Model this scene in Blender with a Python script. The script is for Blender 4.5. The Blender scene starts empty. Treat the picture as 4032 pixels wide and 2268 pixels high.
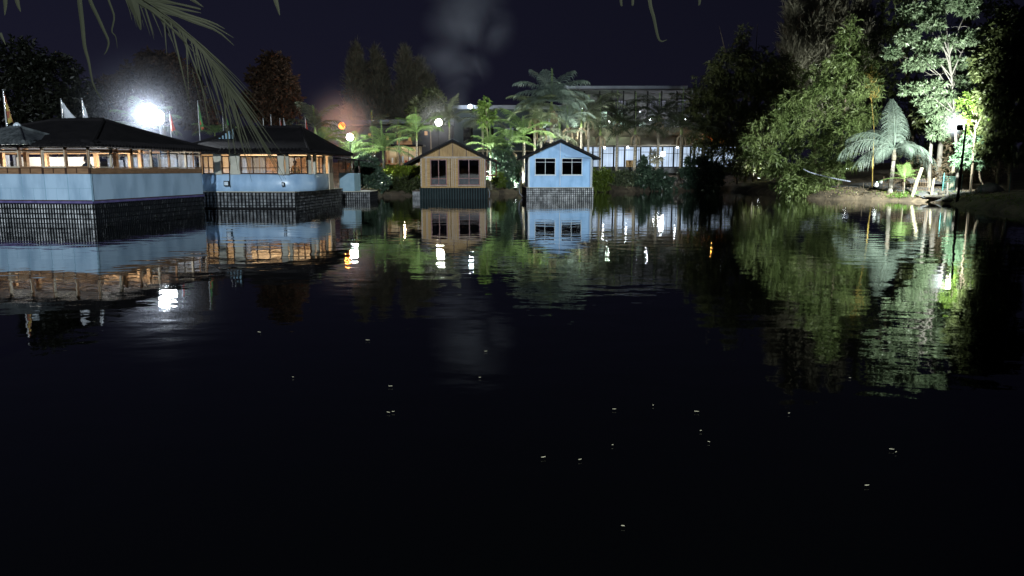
import bpy, math, random
import numpy as np
from mathutils import Vector, Matrix
R = math.radians
random.seed(11)
rng = np.random.default_rng(11)
S = bpy.context.scene
COL = S.collection

# ------------------------------------------------------------------ camera, world, exposure
CAM_H, FPX = 2.2, 2933.0
PITCH = math.atan((1134 - 668) / FPX)
cam = bpy.data.cameras.new('camera'); cam.sensor_width = 36; cam.lens = FPX / 4032 * 36
cam.clip_end = 2000; cam.clip_start = 0.05
cam_o = bpy.data.objects.new('camera', cam); COL.objects.link(cam_o)
cam_o.location = (0, 0, CAM_H); cam_o.rotation_euler = (R(90) - PITCH, 0, 0)
S.camera = cam_o
S.view_settings.view_transform = 'Standard'; S.view_settings.look = 'None'
S.view_settings.exposure = 0; S.view_settings.gamma = 1
cy_ = S.cycles
cy_.max_bounces = 6; cy_.diffuse_bounces = 2; cy_.glossy_bounces = 3; cy_.transmission_bounces = 4
cy_.transparent_max_bounces = 16; cy_.volume_bounces = 0
cy_.sample_clamp_indirect = 4; cy_.caustics_reflective = False; cy_.caustics_refractive = False
cy_.use_denoising = True; cy_.adaptive_threshold = .004; cy_.use_light_tree = True
cy_.volume_step_rate = 2.0; cy_.volume_max_steps = 96

W = bpy.data.worlds.new('World'); S.world = W; W.use_nodes = True
wn, wl = W.node_tree.nodes, W.node_tree.links
tc = wn.new('ShaderNodeTexCoord'); sx = wn.new('ShaderNodeSeparateXYZ'); wl.new(tc.outputs['Generated'], sx.inputs[0])
rz = wn.new('ShaderNodeValToRGB'); rz.color_ramp.elements[0].position = 0.0
rz.color_ramp.elements[0].color = (0.0068, 0.0065, 0.0140, 1)      # city glow low down
rz.color_ramp.elements[1].position = 0.45; rz.color_ramp.elements[1].color = (0.0038, 0.0044, 0.0105, 1)
wl.new(sx.outputs['Z'], rz.inputs[0])
rx_ = wn.new('ShaderNodeMapRange'); rx_.inputs['From Min'].default_value = -0.6; rx_.inputs['From Max'].default_value = 0.4
rx_.inputs['To Min'].default_value = 1.5; rx_.inputs['To Max'].default_value = 0.85
wl.new(sx.outputs['X'], rx_.inputs[0])
wl.new(rz.outputs[0], wn['Background'].inputs['Color']); wl.new(rx_.outputs[0], wn['Background'].inputs['Strength'])

def at(px, py, Y):
    """Point of the world at depth Y that the photograph (4032 px wide) shows at px, py."""
    up = 1134 - py
    d = Vector((px - 2016, FPX * math.cos(PITCH) + up * math.sin(PITCH), -FPX * math.sin(PITCH) + up * math.cos(PITCH)))
    return Vector((0, 0, CAM_H)) + d * (Y / d.y)
def gx(px, Y): return at(px, 690, Y).x
DS = 4032 / 2576.0

# ------------------------------------------------------------------ helpers
def setp(o, label=None, cat=None, group=None, kind=None):
    if label: o['label'] = label
    if cat: o['category'] = cat
    if group: o['group'] = group
    if kind: o['kind'] = kind
    return o
def thing(name, label, cat, loc=(0, 0, 0), rot=0.0, group=None):
    o = bpy.data.objects.new(name, None); COL.objects.link(o)
    o.location = loc; o.rotation_euler = (0, 0, rot); o.empty_display_size = 0.3
    return setp(o, label, cat, group)
def link(name, me, m, parent=None):
    o = bpy.data.objects.new(name, me); COL.objects.link(o)
    if m and not me.materials: me.materials.append(m)
    if parent: o.parent = parent
    return o
def copy_tree(o, parent=None):
    c = o.copy(); COL.objects.link(c)
    if parent: c.parent = parent
    for ch in [x for x in o.children]: copy_tree(ch, c)
    return c
class MB:
    def __init__(s, M=None): s.v = []; s.f = []; s.M = M
    def add(s, vs, fs):
        n = len(s.v)
        s.v += [tuple(s.M @ Vector(v)) if s.M else tuple(v) for v in vs]
        s.f += [tuple(i + n for i in f) for f in fs]
        return s
    def box(s, x0, y0, z0, x1, y1, z1):
        v = [(x0,y0,z0),(x1,y0,z0),(x1,y1,z0),(x0,y1,z0),(x0,y0,z1),(x1,y0,z1),(x1,y1,z1),(x0,y1,z1)]
        return s.add(v, [(0,3,2,1),(4,5,6,7),(0,1,5,4),(1,2,6,5),(2,3,7,6),(3,0,4,7)])
    def bar(s, p, q, w, h=None, up=(0,0,1)):
        p, q = Vector(p), Vector(q); h = h or w; t = (q - p).normalized(); u = Vector(up)
        if abs(t.dot(u)) > .98: u = Vector((0,1,0))
        a = t.cross(u).normalized() * w / 2; b = a.cross(t).normalized() * h / 2
        v = [p-a-b, p+a-b, p+a+b, p-a+b, q-a-b, q+a-b, q+a+b, q-a+b]
        return s.add(v, [(0,3,2,1),(4,5,6,7),(0,1,5,4),(1,2,6,5),(2,3,7,6),(3,0,4,7)])
    def tube(s, pts, rad, n=7, cap=True):
        pts = [Vector(p) for p in pts]
        if not hasattr(rad, '__len__'): rad = [rad] * len(pts)
        vs, fs = [], []; ref = Vector((0.31, 0.95, 0.05))
        for i, p in enumerate(pts):
            t = (pts[min(i+1, len(pts)-1)] - pts[max(i-1, 0)]).normalized()
            r0 = ref if abs(t.dot(ref)) < .95 else Vector((0,0,1))
            a = t.cross(r0).normalized(); b = t.cross(a)
            for k in range(n):
                th = 2 * math.pi * k / n
                vs.append(p + (a * math.cos(th) + b * math.sin(th)) * rad[i])
        for i in range(len(pts) - 1):
            for k in range(n):
                fs.append((i*n+k, i*n+(k+1) % n, (i+1)*n+(k+1) % n, (i+1)*n+k))
        if cap: fs += [tuple(range(n))[::-1], tuple((len(pts)-1)*n + k for k in range(n))]
        return s.add(vs, fs)
    def lathe(s, prof, c=(0,0,0), n=14):
        vs, fs = [], []
        for r, z in prof:
            for k in range(n):
                th = 2*math.pi*k/n; vs.append((c[0]+r*math.cos(th), c[1]+r*math.sin(th), c[2]+z))
        for i in range(len(prof)-1):
            for k in range(n): fs.append((i*n+k, i*n+(k+1) % n, (i+1)*n+(k+1) % n, (i+1)*n+k))
        return s.add(vs, fs)
    def prism(s, poly, y0, y1):
        """poly: (x, z) outline, extruded along y"""
        n = len(poly)
        vs = [(x, y0, z) for x, z in poly] + [(x, y1, z) for x, z in poly]
        fs = [tuple(range(n)), tuple(range(2*n-1, n-1, -1))] + [(i, i+n, (i+1) % n+n, (i+1) % n) for i in range(n)]
        return s.add(vs, fs)
    def mesh(s, name, smooth=False):
        me = bpy.data.meshes.new(name); me.from_pydata(s.v, [], s.f); me.update()
        if smooth: me.polygons.foreach_set('use_smooth', [True]*len(me.polygons))
        return me
    def build(s, name, m, parent=None, smooth=False):
        return link(name, s.mesh(name, smooth), m, parent)

def np_mesh(name, V, F4):
    me = bpy.data.meshes.new(name); nv, nf = len(V), len(F4)
    me.vertices.add(nv); me.vertices.foreach_set('co', np.ascontiguousarray(V, dtype=np.float32).ravel())
    k = F4.shape[1]
    me.loops.add(nf*k); me.loops.foreach_set('vertex_index', np.ascontiguousarray(F4, dtype=np.int32).ravel())
    me.polygons.add(nf); me.polygons.foreach_set('loop_start', np.arange(0, nf*k, k, dtype=np.int32))
    try: me.polygons.foreach_set('loop_total', np.full(nf, k, dtype=np.int32))
    except Exception: pass
    me.update(calc_edges=True); me.validate()
    return me

# ------------------------------------------------------------------ materials
def mat(name, c, rough=.7, c2=None, scale=4.0, stretch=(1,1,1), bump=0.0, bscale=None, metal=0.0, spec=0.4, transl=0.0, detail=4, fac=(.35, .65)):
    m = bpy.data.materials.new(name); m.use_nodes = True
    n, l = m.node_tree.nodes, m.node_tree.links; b = n['Principled BSDF']; out = n['Material Output']
    b.inputs['Roughness'].default_value = rough; b.inputs['Metallic'].default_value = metal
    b.inputs['Specular IOR Level'].default_value = spec
    b.inputs['Base Color'].default_value = (*c, 1)
    if c2 or bump:
        t = n.new('ShaderNodeTexCoord'); mp = n.new('ShaderNodeMapping'); mp.inputs['Scale'].default_value = stretch
        l.new(t.outputs['Object'], mp.inputs[0])
        nz = n.new('ShaderNodeTexNoise'); nz.inputs['Scale'].default_value = scale; nz.inputs['Detail'].default_value = detail
        l.new(mp.outputs[0], nz.inputs['Vector'])
    if c2:
        cr = n.new('ShaderNodeValToRGB'); cr.color_ramp.elements[0].position = fac[0]; cr.color_ramp.elements[1].position = fac[1]
        cr.color_ramp.elements[0].color = (*c, 1); cr.color_ramp.elements[1].color = (*c2, 1)
        l.new(nz.outputs['Fac'], cr.inputs[0]); l.new(cr.outputs[0], b.inputs['Base Color'])
    if bump:
        bp = n.new('ShaderNodeBump'); bp.inputs['Strength'].default_value = bump; bp.inputs['Distance'].default_value = .05
        if bscale:
            nb = n.new('ShaderNodeTexNoise'); nb.inputs['Scale'].default_value = bscale; l.new(mp.outputs[0], nb.inputs['Vector']); l.new(nb.outputs['Fac'], bp.inputs['Height'])
        else: l.new(nz.outputs['Fac'], bp.inputs['Height'])
        l.new(bp.outputs[0], b.inputs['Normal'])
    if transl:
        tr = n.new('ShaderNodeBsdfTranslucent'); mx = n.new('ShaderNodeMixShader'); mx.inputs[0].default_value = transl
        if c2: l.new(cr.outputs[0], tr.inputs['Color'])
        else: tr.inputs['Color'].default_value = (*c, 1)
        l.new(b.outputs[0], mx.inputs[1]); l.new(tr.outputs[0], mx.inputs[2]); l.new(mx.outputs[0], out.inputs['Surface'])
    return m
def leafmat(name, c, c2, rough=.45, transl=.3, scale=1.2, spec=.35):
    return mat(name, c, rough, c2, scale, transl=transl, spec=spec, detail=6, fac=(.3, .7))
def emis(name, c, s, sample=False):
    m = bpy.data.materials.new(name); m.use_nodes = True; n, l = m.node_tree.nodes, m.node_tree.links
    n.remove(n['Principled BSDF']); e = n.new('ShaderNodeEmission'); e.inputs[0].default_value = (*c, 1); e.inputs[1].default_value = s
    l.new(e.outputs[0], n['Material Output'].inputs['Surface'])
    if not sample: m.cycles.emission_sampling = 'NONE'
    return m
def glassmat(name, tint=(.95, .97, 1), refl=.10, rough=.0):
    m = bpy.data.materials.new(name); m.use_nodes = True; n, l = m.node_tree.nodes, m.node_tree.links
    n.remove(n['Principled BSDF'])
    t = n.new('ShaderNodeBsdfTransparent'); t.inputs[0].default_value = (*tint, 1)
    g = n.new('ShaderNodeBsdfGlossy'); g.inputs['Roughness'].default_value = rough
    mx = n.new('ShaderNodeMixShader'); mx.inputs[0].default_value = refl
    l.new(t.outputs[0], mx.inputs[1]); l.new(g.outputs[0], mx.inputs[2]); l.new(mx.outputs[0], n['Material Output'].inputs['Surface'])
    return m
def curtainmat(name, c, strength, freq=9.0):
    """A lit window: thin curtain glowing with the room behind it, its pleats a wave."""
    m = bpy.data.materials.new(name); m.use_nodes = True; n, l = m.node_tree.nodes, m.node_tree.links
    n.remove(n['Principled BSDF'])
    t = n.new('ShaderNodeTexCoord'); mp = n.new('ShaderNodeMapping'); mp.inputs['Scale'].default_value = (freq, freq, .05)
    l.new(t.outputs['Object'], mp.inputs[0])
    nz = n.new('ShaderNodeTexNoise'); nz.inputs['Scale'].default_value = 1.0; nz.inputs['Detail'].default_value = 2; l.new(mp.outputs[0], nz.inputs['Vector'])
    n2 = n.new('ShaderNodeTexNoise'); n2.inputs['Scale'].default_value = .35; l.new(t.outputs['Object'], n2.inputs['Vector'])
    mr = n.new('ShaderNodeMapRange'); mr.inputs['From Min'].default_value = .3; mr.inputs['From Max'].default_value = .7
    mr.inputs['To Min'].default_value = .72*strength; mr.inputs['To Max'].default_value = 1.12*strength; l.new(nz.outputs['Fac'], mr.inputs[0])
    m2 = n.new('ShaderNodeMapRange'); m2.inputs['From Min'].default_value = .3; m2.inputs['From Max'].default_value = .7
    m2.inputs['To Min'].default_value = .65; m2.inputs['To Max'].default_value = 1.2; l.new(n2.outputs['Fac'], m2.inputs[0])
    mu = n.new('ShaderNodeMath'); mu.operation = 'MULTIPLY'; l.new(mr.outputs[0], mu.inputs[0]); l.new(m2.outputs[0], mu.inputs[1])
    e = n.new('ShaderNodeEmission'); e.inputs[0].default_value = (*c, 1); l.new(mu.outputs[0], e.inputs[1])
    l.new(e.outputs[0], n['Material Output'].inputs['Surface'])
    return m

M = {}
M['soil'] = mat('soil', (.045, .036, .026), .95, (.135, .105, .072), 1.1, bump=.9, bscale=5, detail=9)
M['blue_sheet'] = mat('blue_sheet', (.22, .33, .45), .30, (.37, .51, .65), 1.5, (1, 1, .35), spec=.5, bump=.12, bscale=1.3, detail=8, fac=(.3, .58))
M['blue_board'] = mat('blue_board', (.165, .355, .62), .42, (.27, .49, .79), 1.6, (1, 1, .5), bump=.15, bscale=1.2, detail=8, fac=(.32, .55))
M['blue_belly'] = mat('blue_belly', (.22, .35, .52), .32, (.35, .50, .67), 1.4, (1, 1, .6), spec=.5, bump=.15, bscale=1.5, detail=8, fac=(.3, .58))
M['blue_grey'] = mat('blue_grey', (.20, .33, .42), .5, (.25, .38, .47), 2)
M['purple_trim'] = mat('purple_trim', (.07, .06, .16), .6, (.12, .10, .24), 3)
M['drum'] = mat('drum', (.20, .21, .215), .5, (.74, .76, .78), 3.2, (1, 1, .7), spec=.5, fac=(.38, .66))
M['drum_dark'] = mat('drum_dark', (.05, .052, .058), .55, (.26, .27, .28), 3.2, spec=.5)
M['cage'] = mat('cage', (.007, .008, .010), .7, spec=.15)
M['corrugated'] = mat('corrugated', (.010, .021, .024), .75, (.02, .034, .037), 2, spec=.15)
M['wood'] = mat('wood', (.17, .095, .05), .6, (.26, .15, .08), 3, (1, 1, 5))
M['wood_dark'] = mat('wood_dark', (.035, .018, .012), .5, (.07, .035, .02), 3)
M['wood_orange'] = mat('wood_orange', (.30, .17, .075), .5, (.40, .235, .11), 2)
M['frame_pale'] = mat('frame_pale', (.42, .36, .27), .5, (.5, .44, .34), 2)
M['wood_red'] = mat('wood_red', (.11, .02, .015), .4, (.16, .035, .025), 3)
M['cream'] = mat('cream', (.40, .38, .31), .5, (.50, .48, .40), 2)
M['interior'] = mat('interior', (.68, .60, .50), .8, (.76, .69, .60), 1)
M['interior_warm'] = mat('interior_warm', (.58, .42, .25), .8, (.70, .55, .36), 1.5)
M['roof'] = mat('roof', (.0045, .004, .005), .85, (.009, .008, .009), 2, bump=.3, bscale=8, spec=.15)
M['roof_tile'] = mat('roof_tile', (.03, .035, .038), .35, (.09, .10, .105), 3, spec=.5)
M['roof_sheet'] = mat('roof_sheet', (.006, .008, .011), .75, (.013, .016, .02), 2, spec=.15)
M['white_paint'] = mat('white_paint', (.72, .75, .78), .5)
M['white_frame'] = mat('white_frame', (.55, .62, .68), .45)
M['cloth_white'] = mat('cloth_white', (.62, .64, .68), .9, (.5, .52, .56), 5, transl=.25)
M['cloth_yellow'] = mat('cloth_yellow', (.40, .31, .09), .9, (.28, .10, .06), 1.6, transl=.25, fac=(.49, .51))
M['cloth_tricolor'] = mat('cloth_tricolor', (.06, .22, .06), .9, (.55, .10, .05), 1.2, transl=.25, fac=(.48, .52))
M['cloth_red'] = mat('cloth_red', (.45, .06, .03), .9, transl=.25)
M['pole_metal'] = mat('pole_metal', (.45, .46, .48), .4, metal=.3)
M['dark_metal'] = mat('dark_metal', (.010, .010, .011), .7, spec=.15)
M['glass'] = glassmat('window_glass')
M['glass_dark'] = glassmat('dark_glass', (.35, .33, .33), .18)
M['restaurant_wall'] = mat('restaurant_wall', (.08, .085, .085), .8, (.12, .125, .125), 1)
M['skirt_roof'] = mat('skirt_roof', (.23, .20, .155), .8, (.30, .26, .2), .8)
M['terracotta'] = mat('terracotta', (.36, .14, .06), .75, (.46, .2, .09), 4)
M['shed_wall'] = mat('shed_wall', (.030, .030, .036), .8, (.05, .05, .058), 1)
M['shed_roof'] = mat('shed_roof', (.13, .15, .19), .55, (.18, .2, .25), 1)
M['teal_wall'] = mat('teal_wall', (.018, .03, .034), .8, (.03, .045, .05), 1)
M['curtain'] = curtainmat('curtain', (.62, .78, 1.0), 1.0)
M['window_green'] = curtainmat('window_green', (.72, 1.0, .84), 1.3, 5)
M['window_lilac'] = curtainmat('window_lilac', (.62, .66, .82), .26, 3)
M['window_warm'] = curtainmat('window_warm', (1.0, .55, .22), .55, 4)
M['bark'] = mat('bark', (.14, .11, .08), .9, (.24, .20, .15), 6, (1, 1, .3), bump=.5)
M['bark_pale'] = mat('bark_pale', (.15, .14, .125), .9, (.29, .27, .245), 5, (1, 1, .4), bump=.4)
M['bark_dark'] = mat('bark_dark', (.05, .04, .03), .9, (.09, .07, .05), 6, bump=.4)
M['palm_trunk'] = mat('palm_trunk', (.11, .095, .075), .9, (.21, .185, .15), 3, (1, 1, 5), bump=.4)
M['crownshaft'] = mat('crownshaft', (.10, .14, .04), .5, (.16, .2, .07), 3)
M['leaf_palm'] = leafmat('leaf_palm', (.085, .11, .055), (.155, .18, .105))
M['leaf_palm_bright'] = leafmat('leaf_palm_bright', (.09, .17, .04), (.19, .27, .10))  # brighter copy of the palm leaf, lamp light put into its colour
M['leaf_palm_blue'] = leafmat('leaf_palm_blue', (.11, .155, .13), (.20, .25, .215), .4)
M['leaf_palm_dim'] = leafmat('leaf_palm_dim', (.062, .075, .048), (.11, .125, .08))  # dimmer copy of the palm leaf, weak light put into its colour
M['leaf_palm_dark'] = leafmat('leaf_palm_dark', (.020, .028, .014), (.045, .055, .03))  # darkest copy, the look of a backlit silhouette put into the leaf colour
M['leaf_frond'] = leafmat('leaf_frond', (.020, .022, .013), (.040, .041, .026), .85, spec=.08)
M['spear'] = leafmat('spear', (.12, .20, .05), (.17, .25, .08))
M['dry_leaf'] = leafmat('dry_leaf', (.22, .17, .11), (.32, .25, .17))
M['leaf_bamboo'] = leafmat('leaf_bamboo', (.070, .11, .032), (.20, .255, .10), .45, .3, .6)
M['gold_bamboo'] = leafmat('gold_bamboo', (.34, .24, .06), (.45, .34, .1))
M['leaf_pale'] = leafmat('leaf_pale', (.070, .105, .058), (.145, .190, .118), .4, .25)
M['leaf_lime'] = leafmat('leaf_lime', (.06, .11, .018), (.11, .17, .035), .45, .4)
M['leaf_mint'] = leafmat('leaf_mint', (.08, .15, .09), (.13, .21, .13))
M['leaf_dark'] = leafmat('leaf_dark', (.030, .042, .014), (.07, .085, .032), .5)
M['leaf_conifer'] = leafmat('leaf_conifer', (.16, .155, .115), (.28, .265, .20), .7)
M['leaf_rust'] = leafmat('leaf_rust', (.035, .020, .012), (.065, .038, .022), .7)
M['leaf_glossy'] = leafmat('leaf_glossy', (.035, .065, .04), (.08, .12, .08), .28, .15, 2, .5)
M['leaf_shrub'] = leafmat('leaf_shrub', (.09, .14, .018), (.16, .21, .04), .4, .3)
M['leaf_hedge'] = leafmat('leaf_hedge', (.10, .15, .012), (.19, .23, .025), .5, .35)
M['grass'] = leafmat('grass', (.07, .16, .02), (.13, .24, .04))
M['asphalt'] = mat('asphalt', (.06, .062, .068), .9, (.10, .102, .108), 2.5, bump=.3, bscale=12)
M['wire'] = mat('wire', (.22, .15, .10), .6, (.3, .22, .15), 4)
M['teal_post'] = mat('teal_post', (.04, .16, .16), .6, (.06, .22, .22), 4)
M['pale_wood'] = mat('pale_wood', (.20, .185, .13), .85, (.31, .29, .21), 4, (1, 1, .3), bump=.3)
M['stone'] = mat('stone', (.03, .027, .022), .9, (.085, .078, .064), 3, bump=.6, bscale=6)
M['net'] = mat('net', (.05, .14, .12), .7)
M['tarp'] = mat('tarp', (.05, .052, .058), .8, (.10, .10, .11), 3, bump=.4, bscale=4)
M['rope'] = mat('rope', (.34, .38, .50), .7, (.2, .22, .3), 30)
M['plastic_white'] = mat('plastic_white', (.75, .8, .85), .4, transl=.2)
M['skin'] = mat('skin', (.10, .055, .035), .55)
M['cloth_dark'] = mat('cloth_dark', (.03, .03, .035), .9)
M['hair'] = mat('hair', (.01, .009, .008), .7)
M['float_leaf'] = mat('float_leaf', (.22, .20, .13), .8, (.34, .32, .24), 40, spec=.1)
M['bulb_white'] = emis('bulb_white', (.92, .96, 1), 30)
M['bulb_warmwhite'] = emis('bulb_warmwhite', (1, .93, .75), 30)
M['bulb_orange'] = emis('bulb_orange', (1, .25, .03), 5.0)
M['bulb_room'] = emis('bulb_room', (1, .85, .6), 5)
M['spark_white'] = emis('spark_white', (.8, .88, 1), 6)

def lamp(parent, loc, power, color, radius=.15, spot=None, aim=None, blend=.3):
    L = bpy.data.lights.new('lamp_light', 'SPOT' if spot else 'POINT')
    L.energy = power; L.color = color; L.shadow_soft_size = radius
    o = bpy.data.objects.new('lamp_light', L); COL.objects.link(o); o.parent = parent; o.location = loc
    if spot:
        L.spot_size = R(spot); L.spot_blend = blend
        d = Vector(aim).normalized(); o.rotation_euler = d.to_track_quat('-Z', 'Y').to_euler()
    return o
def bulb(parent, loc, r, m, name='bulb'):
    n = 8; prof = [(max(.001, r*math.sin(math.pi*k/n)), -r*math.cos(math.pi*k/n)) for k in range(n+1)]
    return MB().lathe(prof, loc, 14).build(name, m, parent, True)

# ------------------------------------------------------------------ terrain and water
LAKE = [(-120, 2.4), (20, 2.4), (25, 18), (23.6, 33), (25.8, 40), (27.6, 46.4), (28.6, 49.5), (28.2, 52.6), (25.5, 55), (22.7, 57.2), (22.4, 62),
        (23.2, 68), (23.5, 76), (22.5, 79), (19, 78.5), (15, 77.5), (10, 76), (3, 70), (-3, 66), (-10, 63.5), (-14, 60), (-20, 55), (-27, 47), (-120, 45)]
def sdist(P):
    """signed distance to the shoreline, positive on land"""
    P = np.asarray(P, float); n = len(LAKE); d = np.full(len(P), 1e9); ins = np.zeros(len(P), bool)
    for i in range(n):
        a = np.array(LAKE[i], float); b = np.array(LAKE[(i+1) % n], float); e = b - a
        w = P - a; t = np.clip((w @ e) / (e @ e), 0, 1)
        d = np.minimum(d, np.hypot(*(w - t[:, None]*e).T))
        c = ((a[1] > P[:, 1]) != (b[1] > P[:, 1])) & (P[:, 0] < (b[0]-a[0]) * (P[:, 1]-a[1]) / (b[1]-a[1] + 1e-12) + a[0])
        ins ^= c
    return np.where(ins, -d, d)
def wob(x, y): return np.sin(x*1.3+y*.7)*np.cos(y*1.1-x*.4)*.5 + np.sin(x*3.1-y*2.3)*.25 + np.sin(x*.37+1)*np.sin(y*.31)*.5
def heights(X, Y):
    d = sdist(np.stack([X, Y], 1)) + .28*wob(X*1.7, Y*1.7)
    right = (X > 19) & (Y < 66)
    slope = np.where(right, .10, .14); top = np.where(right, 1.7, 2.5)
    z = .42*(1-np.exp(-np.maximum(d, 0)/.35)) + np.minimum(slope*np.maximum(d, 0), top) + .05*wob(X*2.2, Y*2.2)*np.clip(d, 0, 1)
    return np.where(d > 0, z, np.maximum(-.6*(-d)**.8, -2.0))
def gz(x, y): return float(heights(np.array([x], float), np.array([y], float))[0])
xs = np.concatenate([np.linspace(-420, -46, 22), np.arange(-45, 50, .55), np.linspace(51, 420, 22)])
ys = np.concatenate([np.linspace(-120, -6, 14), np.arange(-5, 6, .8), np.arange(6.5, 28, 2.0), np.arange(28, 96, .55), np.linspace(97, 700, 30)])
GX, GY = np.meshgrid(xs, ys); Zg = heights(GX.ravel(), GY.ravel())
V = np.stack([GX.ravel(), GY.ravel(), Zg], 1); nx = len(xs)
I, J = np.meshgrid(np.arange(len(ys)-1), np.arange(nx-1), indexing='ij'); a = (I*nx + J).ravel()
me = np_mesh('ground', V, np.stack([a, a+1, a+nx+1, a+nx], 1)); me.polygons.foreach_set('use_smooth', [True]*len(me.polygons))
setp(link('ground', me, M['soil']), kind='structure')

wm = bpy.data.materials.new('water'); wm.use_nodes = True; n, l = wm.node_tree.nodes, wm.node_tree.links
b = n['Principled BSDF']; b.inputs['Base Color'].default_value = (.0010, .0011, .0009, 1); b.inputs['Roughness'].default_value = .02
b.inputs['IOR'].default_value = 1.5
t = n.new('ShaderNodeTexCoord'); mp = n.new('ShaderNodeMapping'); mp.inputs['Rotation'].default_value = (0, 0, .5); mp.inputs['Scale'].default_value = (.8, 1.25, 1)
l.new(t.outputs['Object'], mp.inputs[0])
n1 = n.new('ShaderNodeTexNoise'); n1.inputs['Scale'].default_value = 1.25; n1.inputs['Detail'].default_value = 2; n1.inputs['Roughness'].default_value = .4; l.new(mp.outputs[0], n1.inputs['Vector'])
n2 = n.new('ShaderNodeTexNoise'); n2.inputs['Scale'].default_value = .12; n2.inputs['Detail'].default_value = 1; l.new(t.outputs['Object'], n2.inputs['Vector'])
mr = n.new('ShaderNodeMapRange'); mr.inputs['From Min'].default_value = .35; mr.inputs['From Max'].default_value = .65; mr.inputs['To Min'].default_value = .45; mr.inputs['To Max'].default_value = 1.3
l.new(n2.outputs['Fac'], mr.inputs[0])
m0 = n.new('ShaderNodeMath'); m0.operation = 'MULTIPLY'; l.new(n1.outputs['Fac'], m0.inputs[0]); l.new(mr.outputs[0], m0.inputs[1])
n3 = n.new('ShaderNodeTexNoise'); n3.inputs['Scale'].default_value = 6.5; n3.inputs['Detail'].default_value = 1; l.new(mp.outputs[0], n3.inputs['Vector'])
mu = n.new('ShaderNodeMath'); mu.operation = 'MULTIPLY_ADD'; l.new(n3.outputs['Fac'], mu.inputs[0]); mu.inputs[1].default_value = .055; l.new(m0.outputs[0], mu.inputs[2])
bp = n.new('ShaderNodeBump'); bp.inputs['Strength'].default_value = 1.0; bp.inputs['Distance'].default_value = .0085
l.new(mu.outputs[0], bp.inputs['Height']); l.new(bp.outputs[0], b.inputs['Normal'])
setp(MB().add([(-120, 0, 0), (60, 0, 0), (60, 100, 0), (-120, 100, 0)], [(0, 1, 2, 3)]).build('water', wm), kind='structure')

# ------------------------------------------------------------------ floating buildings: shared builders
def hull(parent, x0, x1, y0, y1, ztop, cw, ch, m_drum, sides='fr', zbot=-.25):
    """a raft of pale drums behind a dark grid, its near sides shown"""
    MB().box(x0+.16, y0+.16, zbot, x1-.16, y1-.16, ztop-.03).build('raft_core', M['cage'], parent)
    fl, cg = MB(), MB()
    def side(o, ax, nv, L, seed):
        rr = random.Random(seed); o, ax, nv = Vector(o), Vector(ax), Vector(nv)
        nc = max(1, round(L/cw)); w = L/nc; rows = max(1, round((ztop-.02)/ch)); h = (ztop-.02)/rows
        for i in range(nc):
            for j in range(-1, rows):
                c = o + ax*(i+.5)*w - nv*(.10 + rr.uniform(-.015, .02)) + Vector((0, 0, (j+.5)*h))
                tl = rr.uniform(-.12, .12); a = (ax + nv*tl).normalized(); bb = (nv - ax*tl).normalized()
                hw, hh, hd = w*rr.uniform(.38, .47), h*rr.uniform(.38, .47), .05
                pts = []
                for sx_, sd in ((-1, -.6), (-.62, 1), (.62, 1), (1, -.6)):
                    for sz in (-1, 1): pts.append(c + a*sx_*hw + bb*sd*hd + Vector((0, 0, sz*hh)))
                fl.add(pts, [(0, 2, 3, 1), (2, 4, 5, 3), (4, 6, 7, 5), (1, 3, 5, 7), (0, 6, 4, 2)])
        for i in range(nc+1):
            p = o + ax*i*w; cg.bar(p + Vector((0, 0, zbot)), p + Vector((0, 0, ztop)), .03, .03)
        for j in range(0, rows+1):
            z = j*h
            cg.bar(o + Vector((0, 0, z)) + nv*.022, o + ax*L + Vector((0, 0, z)) + nv*.022, .024, .026)
    if 'f' in sides: side((x0, y0, 0), (1, 0, 0), (0, -1, 0), x1-x0, 1)
    if 'r' in sides: side((x1, y0, 0), (0, 1, 0), (1, 0, 0), y1-y0, 2)
    if 'l' in sides: side((x0, y0, 0), (0, 1, 0), (-1, 0, 0), y1-y0, 3)
    fl.build('float_drum_wall', m_drum, parent); cg.build('cage', M['cage'], parent)

def window(parent, o, ang, w, z0, z1, cols, rails, m_frame, m_pane, bw=.05, dep=.07, name='window', skip=()):
    """a framed window in a wall: o = left foot (x, y) as seen from outside, ang = wall direction"""
    F = Matrix.Translation((o[0], o[1], 0)) @ Matrix.Rotation(ang, 4, 'Z')
    f = MB(F); d = dep/2
    f.box(0, -d, z0, bw, d, z1).box(w-bw, -d, z0, w, d, z1).box(bw, -d, z0, w-bw, d, z0+bw).box(bw, -d, z1-bw, w-bw, d, z1)
    for c in range(1, cols):
        x = w*c/cols; f.box(x-bw*.4, -d*.8, z0+bw, x+bw*.4, d*.8, z1-bw)
    for r in rails: f.box(bw, -d*.9, r-bw*.35, w-bw, d*.9, r+bw*.35)
    fo = f.build(name, m_frame, parent)
    MB(F).box(bw*.9, -.004, z0+bw*.9, w-bw*.9, .004, z1-bw*.9).build('pane', m_pane, fo)
    return fo

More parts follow.
